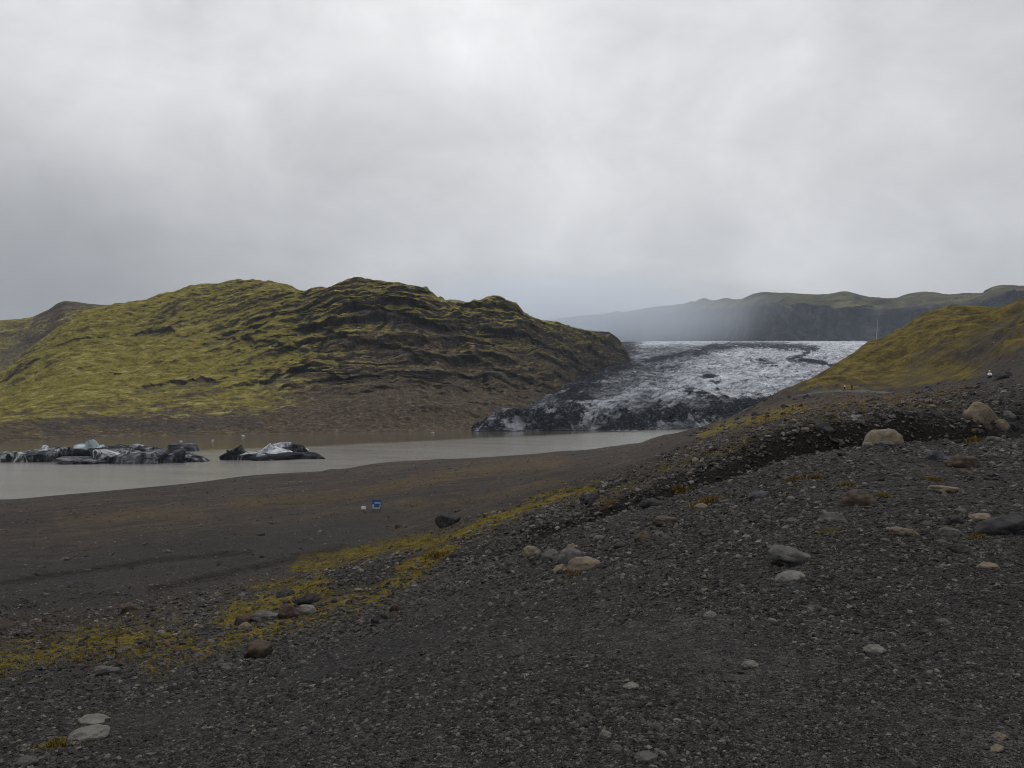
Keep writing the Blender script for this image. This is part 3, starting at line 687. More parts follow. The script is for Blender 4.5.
berg('iceberg', [(231, 460, 18, 12, 'black', -12, None), (246, 460, 30, 8, 'ash', 0, None), (239, 458, 7, 8, 'black', 0, None), (275, 460, 44, 7, 'black', 0, None), (303, 459, 30, 6, 'black', 8, None), (290, 457, 24, 11, 'black', -14, None),
                 (262, 457, 20, 9, 'white', -28, 'white_ice'), (272, 454, 24, 10, 'white', -22, 'white_ice'), (282, 459, 26, 9, 'white', 24, 'white_ice'), (298, 455, 16, 8, 'white', 14, 'white_ice'), (259, 460, 8, 6, 'white', 0, 'white_ice')], 'flat black iceberg with tilted white ice slabs, alone at the right', 105, base=(270, 460))
for u, v, w, h, lb in [(243, 436, 5, 1.6, 'sliver of white ice on the brown water below the hill'), (181, 442, 5, 2.2, 'scrap of white ice behind the small grey iceberg'), (213, 440.5, 4, 1.2, 'tiny pale ice floe between the two iceberg clusters near the far shore'),
                       (433, 432.5, 5, 1, 'small pale floe on the brown water left of the glacier snout')]:
    p0, k = lake_at(u, v); bm = bmesh.new(); blob_bm(bm, int(u), (w * k * .42, w * k * .35, h * k * .45), 7, 1.0, .1, 3)
    o = finish(bm, 'ice_floe', [MB_['white']]); o.location = p0 + Vector((0, 0, h * k * .2)); tag(o, lb, 'ice floe', 'small floes of ice')

STN = {
 'grey': mat_stone('grey_basalt_stone', ((.045, .044, .044), (.085, .082, .079), (.15, .145, .138)), 5, 0, False),
 'pale': mat_stone('pale_grey_stone', ((.08, .075, .068), (.145, .136, .124), (.22, .21, .19)), 5, 0, False),
 'tan': mat_stone('tan_stone', ((.085, .07, .052), (.15, .125, .095), (.21, .18, .14)), 5, .5, False),
 'brown': mat_stone('brown_stone', ((.035, .028, .023), (.068, .053, .042), (.11, .09, .072)), 6, .2, False),
 'dark': mat_stone('dark_basalt', ((.016, .016, .018), (.034, .033, .035), (.065, .063, .062)), 6, 0, False),
 'blue': mat_stone('blue_black_rock', ((.014, .015, .020), (.032, .035, .046), (.075, .08, .095)), 5, 0, False, .5),
 'red': mat_stone('reddish_rock', ((.03, .021, .018), (.062, .042, .035), (.10, .072, .06)), 6, 0, False),
}
ROCKS = [ # name, u, v of foot, width px, height px, colour, facet, label, group
 ('boulder', 889, 445, 35, 20, 'tan', .12, 'rounded beige boulder standing alone on the gravel crest before the ditch'),
 ('boulder', 986, 422, 30, 25, 'tan', .55, 'big tan boulder heading the rock pile at the right edge'),
 ('rock', 1002, 429, 16, 13, 'tan', .4, 'rounded tan rock leaning against the big tan boulder of the pile'),
 ('rock', 1011, 418, 16, 9, 'grey', .4, 'grey rock right of the big tan boulder, above the others'),
 ('rock', 990, 430, 13, 9, 'brown', .5, 'brown rock directly under the big tan boulder'),
 ('rock', 1020, 412, 13, 7, 'dark', .6, 'dark flat rock at the picture edge above the rock pile'),
 ('rock', 1013, 430, 12, 9, 'dark', .6, 'dark rock at the right of the rock pile'),
 ('rock', 977, 434, 12, 7, 'brown', .5, 'small brown rock at the left foot of the rock pile'),
 ('rock', 997, 442, 13, 7, 'grey', .4, 'grey stone lowest in the rock pile, on the gravel'),
 ('rock', 824, 431, 23, 13, 'dark', .7, 'dark angular rock on the bank across the ditch'),
 ('rock', 889, 446, 17, 6, 'grey', .3, 'low grey stone nestling under the rounded beige boulder'),
 ('rock', 869, 446, 9, 5, 'pale', .3, 'pale stone just left of the rounded beige boulder'),
 ('rock', 939, 461, 22, 12, 'blue', .95, 'angular blue black rock behind the brown boulder near the crest'),
 ('rock', 967, 468, 28, 15, 'brown', .8, 'brown grey angular boulder beside the blue black rock'),
 ('rock', 967, 475, 18, 7, 'brown', .4, 'flat brown stone just below the brown grey angular boulder'),
 ('rock', 948, 493, 28, 8, 'tan', .6, 'flat pointed tan stone below the blue black rock'),
 ('rock', 864, 505, 31, 18, 'brown', .25, 'rounded brown boulder with dry grass at its right side'),
 ('rock', 835, 523, 25, 12, 'grey', .7, 'grey blocky stone below the rounded brown boulder'),
 ('rock', 795, 525, 16, 8, 'grey', .5, 'small grey stone left of the grey blocky stone'),
 ('rock', 761, 498, 18, 8, 'blue', .4, 'bluish flat stone on the gravel crest beside dry grass'),
 ('boulder', 1008, 534, 46, 19, 'dark', .95, 'dark slab with pale top edge cut by the right picture edge'),
 ('rock', 953, 537, 22, 11, 'grey', .4, 'grey stone on top of the cluster left of the dark slab'),
 ('rock', 957, 524, 21, 10, 'dark', .6, 'dark stone at the back of the cluster left of the dark slab'),
 ('rock', 983, 520, 20, 7, 'tan', .5, 'light tan flat stone behind the dark slab'),
 ('rock', 965, 553, 20, 9, 'dark', .4, 'dark grey stone at the front of the cluster by the dark slab'),
 ('rock', 943, 544, 10, 5, 'grey', .3, 'small grey stone at the left front of the cluster by the dark slab'),
 ('rock', 961, 513, 13, 6, 'grey', .4, 'small grey stone farthest back in the cluster by the dark slab'),
 ('rock', 908, 536, 24, 9, 'tan', .5, 'tan stone alone on the gravel with a grey pebble before it'),
 ('rock', 991, 569, 20, 7, 'tan', .6, 'tan flat stone below the dark slab'),
 ('boulder', 798, 563, 43, 15, 'grey', .75, 'humped grey slab half buried above a pale flat stone'),
 ('rock', 793, 580, 27, 9, 'pale', .25, 'pale flat stone in front of the humped grey slab'),
 ('rock', 585, 570, 32, 14, 'tan', .35, 'light tan stone with orange flank, rightmost of the moss edge cluster'),
 ('rock', 570, 563, 26, 17, 'grey', .5, 'grey rounded stone behind the light tan stone with orange flank'),
 ('rock', 571, 551, 11, 8, 'tan', .5, 'small tan stone topping the moss edge cluster'),
 ('rock', 552, 560, 18, 12, 'grey', .6, 'dull grey stone left in the moss edge cluster'),
 ('rock', 532, 557, 20, 12, 'tan', .5, 'beige slanted stone at the left end of the moss edge cluster'),
 ('rock', 560, 573, 14, 9, 'tan', .4, 'small tan stone with moss at the front of the moss edge cluster'),
 ('rock', 592, 502, 22, 11, 'dark', .7, 'dark rock on the bank top beside the green moss strip'),
 ('rock', 652, 507, 20, 10, 'dark', .5, 'dark grey stone on the gravel brink beside the ditch'),
 ('rock', 665, 526, 24, 11, 'brown', .5, 'grey brown flat rock below the gravel brink'),
 ('rock', 643, 541, 15, 10, 'brown', .4, 'brown tan stone below the grey brown flat rock'),
 ('rock', 702, 510, 14, 8, 'tan', .4, 'orange tan stone in front of the dry grass tuft'),
 ('rock', 255, 659, 25, 18, 'brown', .9, 'dark brown cubic rock alone where gravel meets moss'),
 ('rock', 288, 618, 20, 14, 'red', .6, 'dark reddish rock in the bright moss beside a pale stone'),
 ('rock', 306, 615, 18, 11, 'pale', .3, 'pale rounded stone beside the dark reddish rock in moss'),
 ('rock', 306, 605, 24, 12, 'dark', .7, 'dark rock behind the pale rounded stone in moss'),
 ('rock', 240, 626, 16, 12, 'red', .5, 'dark brown rock left in the bright moss'),
 ('rock', 243, 629, 12, 7, 'tan', .3, 'tan stone in front of the dark brown rock in moss'),
 ('rock', 264, 620, 30, 9, 'grey', .6, 'long grey stone lying between the moss rocks'),
 ('rock', 284, 597, 16, 8, 'dark', .5, 'dark stone surrounded by the brightest moss'),
 ('rock', 397, 611, 13, 8, 'red', .6, 'reddish stone at the lower edge of the moss strip'),
 ('rock', 379, 623, 16, 10, 'dark', .7, 'dark stone on the gravel below the moss strip'),
 ('rock', 423, 604, 13, 8, 'grey', .4, 'grey stone among rubble right of the reddish stone'),
 ('rock', 449, 527, 24, 14, 'dark', .8, 'dark jagged rock above the green moss at the middle'),
 ('rock', 225, 671, 16, 8, 'grey', .5, 'grey stone left below the dark brown cubic rock'),
 ('rock', 90, 724, 27, 6, 'pale', .25, 'pale flat stone lying behind its larger twin at the lower left'),
 ('rock', 83, 741, 39, 11, 'pale', .3, 'large pale flat stone with moss at its left end'),
 ('rock', 22, 768, 18, 10, 'grey', .4, 'grey stone in the bottom left corner'),
 ('rock', 128, 613, 18, 11, 'brown', .4, 'brown rounded rock beyond the mossy rubble at left'),
 ('rock', 102, 676, 24, 11, 'grey', .6, 'grey stone on the gravel edge above the pale flat stones'),
 ('rock', 711, 619, 12, 8, 'pale', .3, 'small pale stone alone in the middle of the gravel'),
 ('rock', 752, 668, 15, 7, 'pale', .4, 'pale flat stone on the open gravel below the middle'),
 ('rock', 632, 688, 15, 4, 'pale', .5, 'thin pale stone flake on the open gravel'),
 ('rock', 647, 762, 21, 8, 'grey', .3, 'grey oval stone at the bottom edge of the picture'),
 ('rock', 657, 730, 12, 8, 'grey', .3, 'grey round pebble above the grey oval stone'),
 ('rock', 607, 739, 12, 9, 'pale', .4, 'pale pebble left of the grey round pebble'),
 ('rock', 617, 753, 11, 8, 'grey', .3, 'dull pebble left of the grey oval stone'),
 ('rock', 878, 654, 21, 9, 'pale', .2, 'pale smooth oval stone at the lower right gravel'),
 ('rock', 839, 652, 9, 7, 'grey', .2, 'round grey pebble left of the pale smooth oval stone'),
 ('rock', 1003, 740, 12, 7, 'tan', .4, 'yellowish tan pebble in the lower right corner'),
 ('rock', 1000, 752, 14, 6, 'tan', .4, 'flat tan pebble below the yellowish tan pebble'),
 ('rock', 912, 768, 14, 10, 'grey', .4, 'grey pebble at the bottom edge towards the right'),
 ('rock', 947, 625, 15, 6, 'grey', .5, 'flat grey stone above the lower right gravel'),
 ('rock', 1003, 379, 13, 8, 'dark', .8, 'dark jagged rock beside the white clad person'),
 ('rock', 1009, 376, 9, 7, 'dark', .7, 'dark rock topping the jagged rock by the white clad person'),
 ('rock', 984, 384, 9, 3, 'dark', .6, 'low dark rock in front of the white clad person'),
 ('rock', 840, 444, 14, 7, 'brown', .5, 'brown stone in the ditch wall left of the beige boulder'),
 ('rock', 200, 0, 0, 0, 'tan', .4, ''),
]
BASED = []
for i, (nm, u, v, w, h, c, fac, lb) in enumerate(ROCKS):
    if not lb: continue
    q, nrm = hit(u, v)
    if q is None: continue
    k = q.y / F
    bm = bmesh.new(); sx_, sy_, sz_ = w * k * .56, w * k * random.uniform(.40, .52), h * k * .72
    blob_bm(bm, 300 + i * 13, (sx_, sy_, sz_), 9, min(1, fac + .25) if fac >= .4 else fac, .24 if fac >= .4 else .18, 4, 0, None, .08 if fac > .5 else .045)
    zs = max(x_.co.z for x_ in bm.verts)
    o = finish(bm, nm, [STN[c]])
    o.location = q + Vector((0, sy_ * .75, 0)); g = drop(o.location.x, o.location.y)
    gz = min(g[0].z, q.z + sz_ * .35) if g[0] else q.z
    o.location.z = q.z + h * k * .93 - zs - .0
    o.location.z = min(o.location.z, gz + zs * .55)
    o.location.z -= zs * (.06 if fac >= .8 else .14)
    o.rotation_euler = (random.uniform(-.12, .12), random.uniform(-.15, .15), random.uniform(-.3, .3))
    tag(o, lb, nm); BASED.append((u, v, w))

# ------------------------------------------------------------------ repeated stones (one mesh per kind, copied)
PROT = []
for i in range(9):
    bm = bmesh.new(); blob_bm(bm, 900 + i * 5, (1, random.uniform(.65, .95), random.uniform(.45, .75)), 11, (.3, .6, .85)[i % 3], .14, 3, 0, None, .02)
    me = bpy.data.meshes.new('stone'); bm.to_mesh(me); bm.free(); PROT.append(me)
M_STONE_R = mat_stone('weathered_stone', ((.045, .044, .044), (.088, .083, .079), (.14, .132, .122)), 3, .12, 'soft')
for me in PROT: me.materials.append(M_STONE_R)
def strew(n, region, wmin, wmax, label, group):
    """region(rng)->(u,v)"""
    k_ = 0; tries = 0
    while k_ < n and tries < n * 8:
        tries += 1
        u, v = region()
        if any(abs(u - a) < w * .6 + 4 and -14 < v - b < 8 for a, b, w in BASED): continue
        q, nrm = hit(u, v)
        if q is None or q.y > 330: continue
        s = q.y / F * wmin * (wmax / wmin) ** (random.random() ** 2.2) * .5
        o = bpy.data.objects.new('stone', random.choice(PROT)); COL.objects.link(o)
        o.scale = (s, s, s * random.uniform(.75, 1.1)); o.rotation_euler = (random.uniform(-.25, .25), random.uniform(-.25, .25), random.uniform(0, 6.28))
        o.location = q + Vector((0, 0, s * .12)); tag(o, label, 'stone', group); k_ += 1
def line_region(pts, spread):
    def f():
        i = random.randrange(len(pts) - 1); t = random.random(); a, b = pts[i], pts[i + 1]
        return a[0] + (b[0] - a[0]) * t + random.gauss(0, 5), a[1] + (b[1] - a[1]) * t + random.gauss(0, spread)
    return f
strew(60, line_region([(120, 650), (250, 640), (330, 618), (430, 585), (520, 565), (600, 545), (680, 520)], 13), 5, 15, 'stone in the band of rubble along the lower edge of the moss', 'stones along the moss edge')
strew(100, lambda: (random.uniform(690, 1024), random.uniform(460, 560)), 5, 13, 'stone strewn over the upper gravel slope below the crest', 'stones on the upper gravel slope')
strew(30, lambda: (random.uniform(480, 1024), random.uniform(580, 765)), 5, 10, 'pebble lying loose on the open lower gravel', 'pebbles on the open gravel')
strew(60, line_region([(450, 540), (560, 508), (680, 462), (760, 438), (880, 412), (1020, 398)], 8), 4, 12, 'stone on the rocky bank beyond the ditch', 'stones on the bank beyond the ditch')
strew(20, lambda: (random.uniform(965, 1022), random.uniform(405, 440)), 4, 11, 'stone of the loose pile around the big tan boulder', 'stones of the rock pile')
strew(30, lambda: (random.uniform(0, 300), random.uniform(590, 680)), 4, 12, 'stone scattered in the patchy moss at left', 'stones in the patchy moss')

# ------------------------------------------------------------------ gravel: instanced stones on the ground sheet
def sample_surface(n, rows, weight, ulim):
    """random points on the near ground sheet; weight(y,T) per cell area in view"""
    r0, r1 = rows
    A = PN[r0:r1, :-1]; 
    cu, cv_ = proj(PN)
    du = np.abs(np.diff(cu, axis=1))[r0:r1]; dv = np.abs(np.diff(cv_, axis=0))[r0:r1, :][:, :-1]
    w = du * (dv + .15) * weight(A[..., 1], T[r0:r1, :-1], cu[r0:r1, :-1], cv_[r0:r1, :-1])
    w = np.where((cu[r0:r1, :-1] > ulim[0]) & (cu[r0:r1, :-1] < ulim[1]), w, 0)
    pidx = RNG.choice(w.size, n, p=(w / w.sum()).ravel())
    i, j = np.unravel_index(pidx, w.shape); i = i + r0
    a, b = RNG.random(n)[:, None], RNG.random(n)[:, None]
    P = (PN[i, j] * (1 - a) + PN[i, j + 1] * a) * (1 - b) + (PN[i + 1, j] * (1 - a) + PN[i + 1, j + 1] * a) * b
    return P, i, j
T = tn[:, None] + 0 * PN[..., 0]
def rows_of(a, b): return int(np.searchsorted(tn, a)), int(np.searchsorted(tn, b))

def gravel_group():
    g = bpy.data.node_groups.new('gravel_scatter', 'GeometryNodeTree')
    g.interface.new_socket('Geometry', in_out='INPUT', socket_type='NodeSocketGeometry'); g.interface.new_socket('Geometry', in_out='OUTPUT', socket_type='NodeSocketGeometry')
    N = NB(g); gi, go = N.n('NodeGroupInput'), N.n('NodeGroupOutput')
    g2i = N.n('GeometryNodeGeometryToInstance')
    for k in range(8):
        ico = N.n('GeometryNodeMeshIcoSphere'); ico.inputs['Radius'].default_value = 1; ico.inputs['Subdivisions'].default_value = 2
        pos = N.n('GeometryNodeInputPosition')
        nt_ = N.n('ShaderNodeTexNoise'); nt_.noise_dimensions = '4D'; nt_.inputs['W'].default_value = k * 3.7; nt_.inputs['Scale'].default_value = .9; nt_.inputs['Detail'].default_value = 1
        N.l(pos.outputs[0], nt_.inputs['Vector'])
        sub = N.n('ShaderNodeVectorMath'); sub.operation = 'SUBTRACT'; N.l(nt_.outputs['Color'], sub.inputs[0]); sub.inputs[1].default_value = (.5, .5, .5)
        scl = N.n('ShaderNodeVectorMath'); scl.operation = 'SCALE'; N.l(sub.outputs[0], scl.inputs[0]); scl.inputs['Scale'].default_value = 2.4
        sp = N.n('GeometryNodeSetPosition'); N.l(ico.outputs[0], sp.inputs['Geometry']); N.l(scl.outputs[0], sp.inputs['Offset'])
        sm = N.n('GeometryNodeSetMaterial'); sm.inputs['Material'].default_value = M_PEB; N.l(sp.outputs[0], sm.inputs['Geometry'])
        N.l(sm.outputs[0], g2i.inputs[0])
    ip = N.n('GeometryNodeInstanceOnPoints'); N.l(gi.outputs[0], ip.inputs['Points']); N.l(g2i.outputs[0], ip.inputs['Instance']); ip.inputs['Pick Instance'].default_value = True
    def na(name, t):
        a = N.n('GeometryNodeInputNamedAttribute'); a.data_type = t; a.inputs['Name'].default_value = name; return a.outputs[0]
    N.l(na('kind_of_stone', 'INT'), ip.inputs['Instance Index'])
    e2r = N.n('FunctionNodeEulerToRotation'); N.l(na('turn', 'FLOAT_VECTOR'), e2r.inputs[0]); N.l(e2r.outputs[0], ip.inputs['Rotation'])
    N.l(na('size', 'FLOAT_VECTOR'), ip.inputs['Scale'])
    N.l(ip.outputs[0], go.inputs[0])
    return g
M_PEB = mat_stone('gravel_pebbles', ((.046, .044, .043), (.076, .072, .069), (.108, .102, .095)), 9, 0, 'tone')
GG = gravel_group()
def scatter(name, P, sz, flat, label=None):
    n = len(P); me = bpy.data.meshes.new(name); me.vertices.add(n)
    me.vertices.foreach_set('co', P.astype(np.float32).ravel())
    a = me.attributes.new('kind_of_stone', 'INT', 'POINT'); a.data.foreach_set('value', RNG.integers(0, 8, n).astype(np.int32))
    t = np.stack([RNG.normal(0, .25, n), RNG.normal(0, .25, n), RNG.uniform(0, 6.28, n)], -1)
    a = me.attributes.new('turn', 'FLOAT_VECTOR', 'POINT'); a.data.foreach_set('vector', t.astype(np.float32).ravel())
    a = me.attributes.new('tone', 'FLOAT', 'POINT'); a.data.foreach_set('value', (RNG.random(n) ** 1.1).astype(np.float32))
    s = np.stack([sz, sz * RNG.uniform(.6, 1, n), sz * RNG.uniform(flat[0], flat[1], n)], -1)
    a = me.attributes.new('size', 'FLOAT_VECTOR', 'POINT'); a.data.foreach_set('vector', s.astype(np.float32).ravel())
    o = bpy.data.objects.new(name, me); COL.objects.link(o); me.materials.append(M_PEB)
    md = o.modifiers.new('scatter', 'NODES'); md.node_group = GG
    o['kind'] = 'stuff'
    return o
n = 140000
Pg, gi_, gj_ = sample_surface(n, rows_of(.6, 3.05), lambda y, t, u, v: .6 + .4 * (y < 30), (-160, 1184))
px = 1.05 * (1 + 3.0 * RNG.random(n) ** 4)
sz = np.maximum(px * Pg[:, 1] / F, .005 + .005 * RNG.random(n)) * .84
Pg[:, 2] -= sz * .15
finep = sstep(.02, .35, fbm(np.stack([Pg[:, 0] / 3.2, Pg[:, 1] / 5.0, 0 * sz], -1), 4))
sz *= 1 - .45 * finep + .25 * sstep(.1, .4, fbm(np.stack([Pg[:, 0] / 2.1 + 40, Pg[:, 1] / 3.4, 0 * sz], -1), 3))
n2 = 60000
Pr, ri_, rj_ = sample_surface(n2, rows_of(3.05, 8.0), lambda y, t, u, v: np.where((t > 4.75) & (t < 6.3), 1.5, np.where(t < 4.75, .35, .6)) * np.where((t > 7.2) & (u > 720), .5, 1), (-160, 1184))
fr_ = sstep(5.6, 6.4, tn[ri_]); px = (.85 - .45 * fr_) * (1 + (3.2 - 1.2 * fr_) * RNG.random(n2) ** 5); sz2 = px * Pr[:, 1] / F
keep = (moss[ri_, rj_] < .35 + .5 * RNG.random(n2)) & (tn[ri_] < 7.9)
Pr, sz2 = Pr[keep], sz2[keep]
scatter('gravel', np.concatenate([Pg, Pr]), np.concatenate([sz, sz2]), (.45, .8))

def rubble():
    w1 = lambda y, t, u, v: np.exp(-(band(u, v, [(40, 694), (130, 676), (250, 655), (330, 628), (430, 590), (520, 562), (600, 545), (680, 522), (780, 500)]) / 17) ** 2) + .30 * ((u > 660) & (v > 446) & (v < 570) & (t < 3.02)) + .22 * np.exp(-(band(u, v, [(470, 538), (560, 512), (680, 468), (780, 436), (960, 402)]) / 12) ** 2) * (t > 4.85) + .28 * ((u < 330) & (t > 3.3) & (t < 5.9)) + .14 * ((u > 690) & (t > 5.6)) * sstep(392, 406, v) + .02 * (t < 7)
    P, i, j = sample_surface(12000, rows_of(1.0, 7.5), w1, (-120, 1160))
    sz = (1.5 + 2.6 * RNG.random(len(P)) ** 2.5) * P[:, 1] / F
    P[:, 2] += sz * .05
    o = scatter('rubble', P, sz, (.5, .8)); o.data.attributes['tone'].data.foreach_set('value', (.28 + .58 * RNG.random(len(P))).astype(np.float32))
rubble()

# ------------------------------------------------------------------ moss: little leafy sprigs wherever the moss grows near by
def sprigs(name, P, hgt, nb, mat, spread=.6, lean=.7):
    n = len(P); V = np.zeros((n, nb, 3, 3)); 
    ang = RNG.uniform(0, 6.28, (n, nb)); rad = RNG.random((n, nb)) * spread * hgt[:, None]
    bx, by = P[:, None, 0] + np.cos(ang) * rad, P[:, None, 1] + np.sin(ang) * rad
    a2 = RNG.uniform(0, 6.28, (n, nb)); w = hgt[:, None] * RNG.uniform(.10, .2, (n, nb)); h = hgt[:, None] * RNG.uniform(.5, 1.1, (n, nb)); ln = RNG.normal(0, lean, (n, nb)) * h
    for k, sgn in ((0, -1), (1, 1)):
        V[:, :, k, 0] = bx + sgn * w * np.cos(a2); V[:, :, k, 1] = by + sgn * w * np.sin(a2); V[:, :, k, 2] = P[:, None, 2] - hgt[:, None] * .15
    V[:, :, 2, 0] = bx - ln * np.sin(a2); V[:, :, 2, 1] = by + ln * np.cos(a2); V[:, :, 2, 2] = P[:, None, 2] + h
    me = bpy.data.meshes.new(name); nv = n * nb * 3
    me.vertices.add(nv); me.vertices.foreach_set('co', V.astype(np.float32).ravel())
    me.loops.add(nv); me.loops.foreach_set('vertex_index', np.arange(nv, dtype=np.int32)); me.polygons.add(n * nb); me.polygons.foreach_set('loop_start', np.arange(0, nv, 3, dtype=np.int32))
    me.update(calc_edges=True); me.materials.append(mat)
    o = bpy.data.objects.new(name, me); COL.objects.link(o); return o
def mat_leaf(name, stops, scale):
    m, nt, b = newmat(name, .9, .1); N = NB(nt)
    N.l(N.ramp(N.noise(N.obj(), scale, 5, .7), stops), b.inputs['Base Color']); return m
M_MOSS = mat_leaf('green_yellow_moss', [(.34, (.060, .048, .014)), (.46, (.125, .098, .020)), (.56, (.185, .145, .028)), (.68, (.215, .145, .055))], 2.3)
M_DRY = mat_leaf('dry_orange_grass', [(.3, (.08, .055, .02)), (.6, (.18, .12, .042)), (.8, (.25, .18, .08))], 5)
nm_ = 32000
Pm, mi, mj = sample_surface(nm_ * 5, rows_of(2.5, 6.6), lambda y, t, u, v: 1.0 + 0 * y, (-160, 1184))
nse = fbm(Pm / .9, 4)
keep = (moss[mi, mj] + nse * .55 > .44 + .25 * RNG.random(len(Pm)))
Pm = Pm[keep][:nm_]
tag(sprigs('moss', Pm, np.maximum(.025, Pm[:, 1] * 1.25 / F) * RNG.uniform(.5, 1.3, len(Pm)), 6, M_MOSS, 1.1, 1.0), kind='stuff')
Pd, di, dj = sample_surface(40000, rows_of(2.9, 6.9), lambda y, t, u, v: 1.0 + 0 * y, (-160, 1184))
keep = dry[di, dj] + fbm(Pd / 2.0 + 5, 4) * .5 > .55 + .2 * RNG.random(len(Pd)); Pd = Pd[keep]
tag(sprigs('dry_grass', Pd, np.maximum(.05, Pd[:, 1] * 2.0 / F) * RNG.uniform(.6, 1.3, len(Pd)), 4, M_DRY), kind='stuff')

for u, v, w, h, m, lb in [(707, 503, 26, 12, 'd', 'orange grass tuft above the orange tan stone on the gravel'), (684, 492, 14, 10, 'd', 'smaller dry grass tuft on the very brink of the ditch'), (795, 481, 12, 9, 'd', 'dry orange tuft left of a second tuft on the upper gravel'), (818, 478, 10, 8, 'd', 'thin orange tuft right of its neighbour on the upper gravel'),
                          (848, 486, 14, 6, 'm', 'flat yellow green moss cushion behind the rounded brown boulder'), (882, 497, 12, 8, 'd', 'dry grass tuft against the right side of the rounded brown boulder'), (934, 480, 16, 6, 'd', 'flat rusty tuft between blue black rock and pointed tan stone'), (976, 538, 16, 7, 'm', 'green yellow moss tuft between the stone cluster and the dark slab'),
                          (826, 533, 18, 6, 'm', 'low moss tuft under the grey blocky stone'), (976, 442, 12, 10, 'm', 'yellow moss tuft at the left foot of the rock pile'), (440, 556, 26, 9, 'd', 'rusty grass tuft at the upper end of the moss strip'), (575, 574, 22, 6, 'd', 'rusty moss fringe under the light tan stone'), (57, 748, 18, 14, 'm', 'moss tuft hugging the left end of the large pale flat stone')]:
    q, _ = hit(u, v)
    if q is None: continue
    k = q.y / F; nb = 60
    pts = np.array([[random.gauss(0, .24) * w * k, random.gauss(0, .2) * w * k, 0] for _ in range(nb)])
    for a in pts:
        g = drop(q.x + a[0], q.y + a[1])[0]; a[2] = (g.z - q.z) if g and abs(g.z - q.z) < .6 else 0
    o = sprigs('moss_tuft' if m == 'm' else 'grass_tuft', pts, np.array([h * k * random.uniform(.3, .65) for _ in range(nb)]), 7, M_MOSS if m == 'm' else M_DRY, .9, .8)
    o.location = q; tag(o, lb, 'moss' if m == 'm' else 'grass tuft')

# ------------------------------------------------------------------ footpath on the right slope
bm = bmesh.new(); prev = None
pp = [(797, 396), (812, 393.5), (828, 391.6), (843, 391), (858, 391.2), (874, 392), (890, 393.4)]
pu_ = np.linspace(797, 890, 40); pv_ = pchip([a for a, b in pp], [b for a, b in pp], pu_)[:, 0]
PATH = []
for a, b in zip(pu_, pv_):
    q, _ = hit(a, b, 120)
    if q is not None: PATH.append(q)
for i, q in enumerate(PATH):
    d = (PATH[min(i + 1, len(PATH) - 1)] - PATH[max(i - 1, 0)]); d.z = 0; d.normalize(); nrm = Vector((-d.y, d.x, 0))
    row = []
    hw = 1.0
    for s in (-1.4, -1, -.5, 0, .5, 1, 1.4):
        w_ = q + nrm * s * hw; g = drop(w_.x, w_.y)[0]
        zz = max(g.z + .06, q.z - .3) if abs(s) < 1.2 else g.z - .25
        row.append(bm.verts.new((w_.x, w_.y, zz)))
    if prev:
        for a in range(6): bm.faces.new((prev[a], prev[a + 1], row[a + 1], row[a]))
    prev = row
o = finish(bm, 'footpath', [mat_plain('trodden_grey_gravel', (.068, .064, .063), .95, .2, .3, 2)]); o['kind'] = 'structure'

# ------------------------------------------------------------------ information sign and notice board
def box(bm, c, s, mat=0, bev=.01):
    r = bmesh.ops.create_cube(bm, size=1); vs = r['verts']
    for v in vs: v.co = Vector((v.co.x * s[0] + c[0], v.co.y * s[1] + c[1], v.co.z * s[2] + c[2]))
    fs = {f for v in vs for f in v.link_faces}
    for f in fs: f.material_index = mat
    if bev: bmesh.ops.bevel(bm, geom=list({e for v in vs for e in v.link_edges}), offset=bev, segments=2, affect='EDGES')
M_POST = mat_plain('weathered_wood_post', (.09, .07, .05), .85)
M_BLUE = mat_plain('blue_print', (.035, .075, .22), .5); M_SKYB = mat_plain('light_blue_print', (.22, .31, .60), .5, .3, .12); M_TEAL = mat_plain('teal_print', (.03, .10, .16), .5); M_PALE = mat_plain('pale_print', (.34, .40, .42), .5, .3, .2, 30); M_WHITE = mat_plain('white_board', (.75, .74, .70), .5, .3, .05)
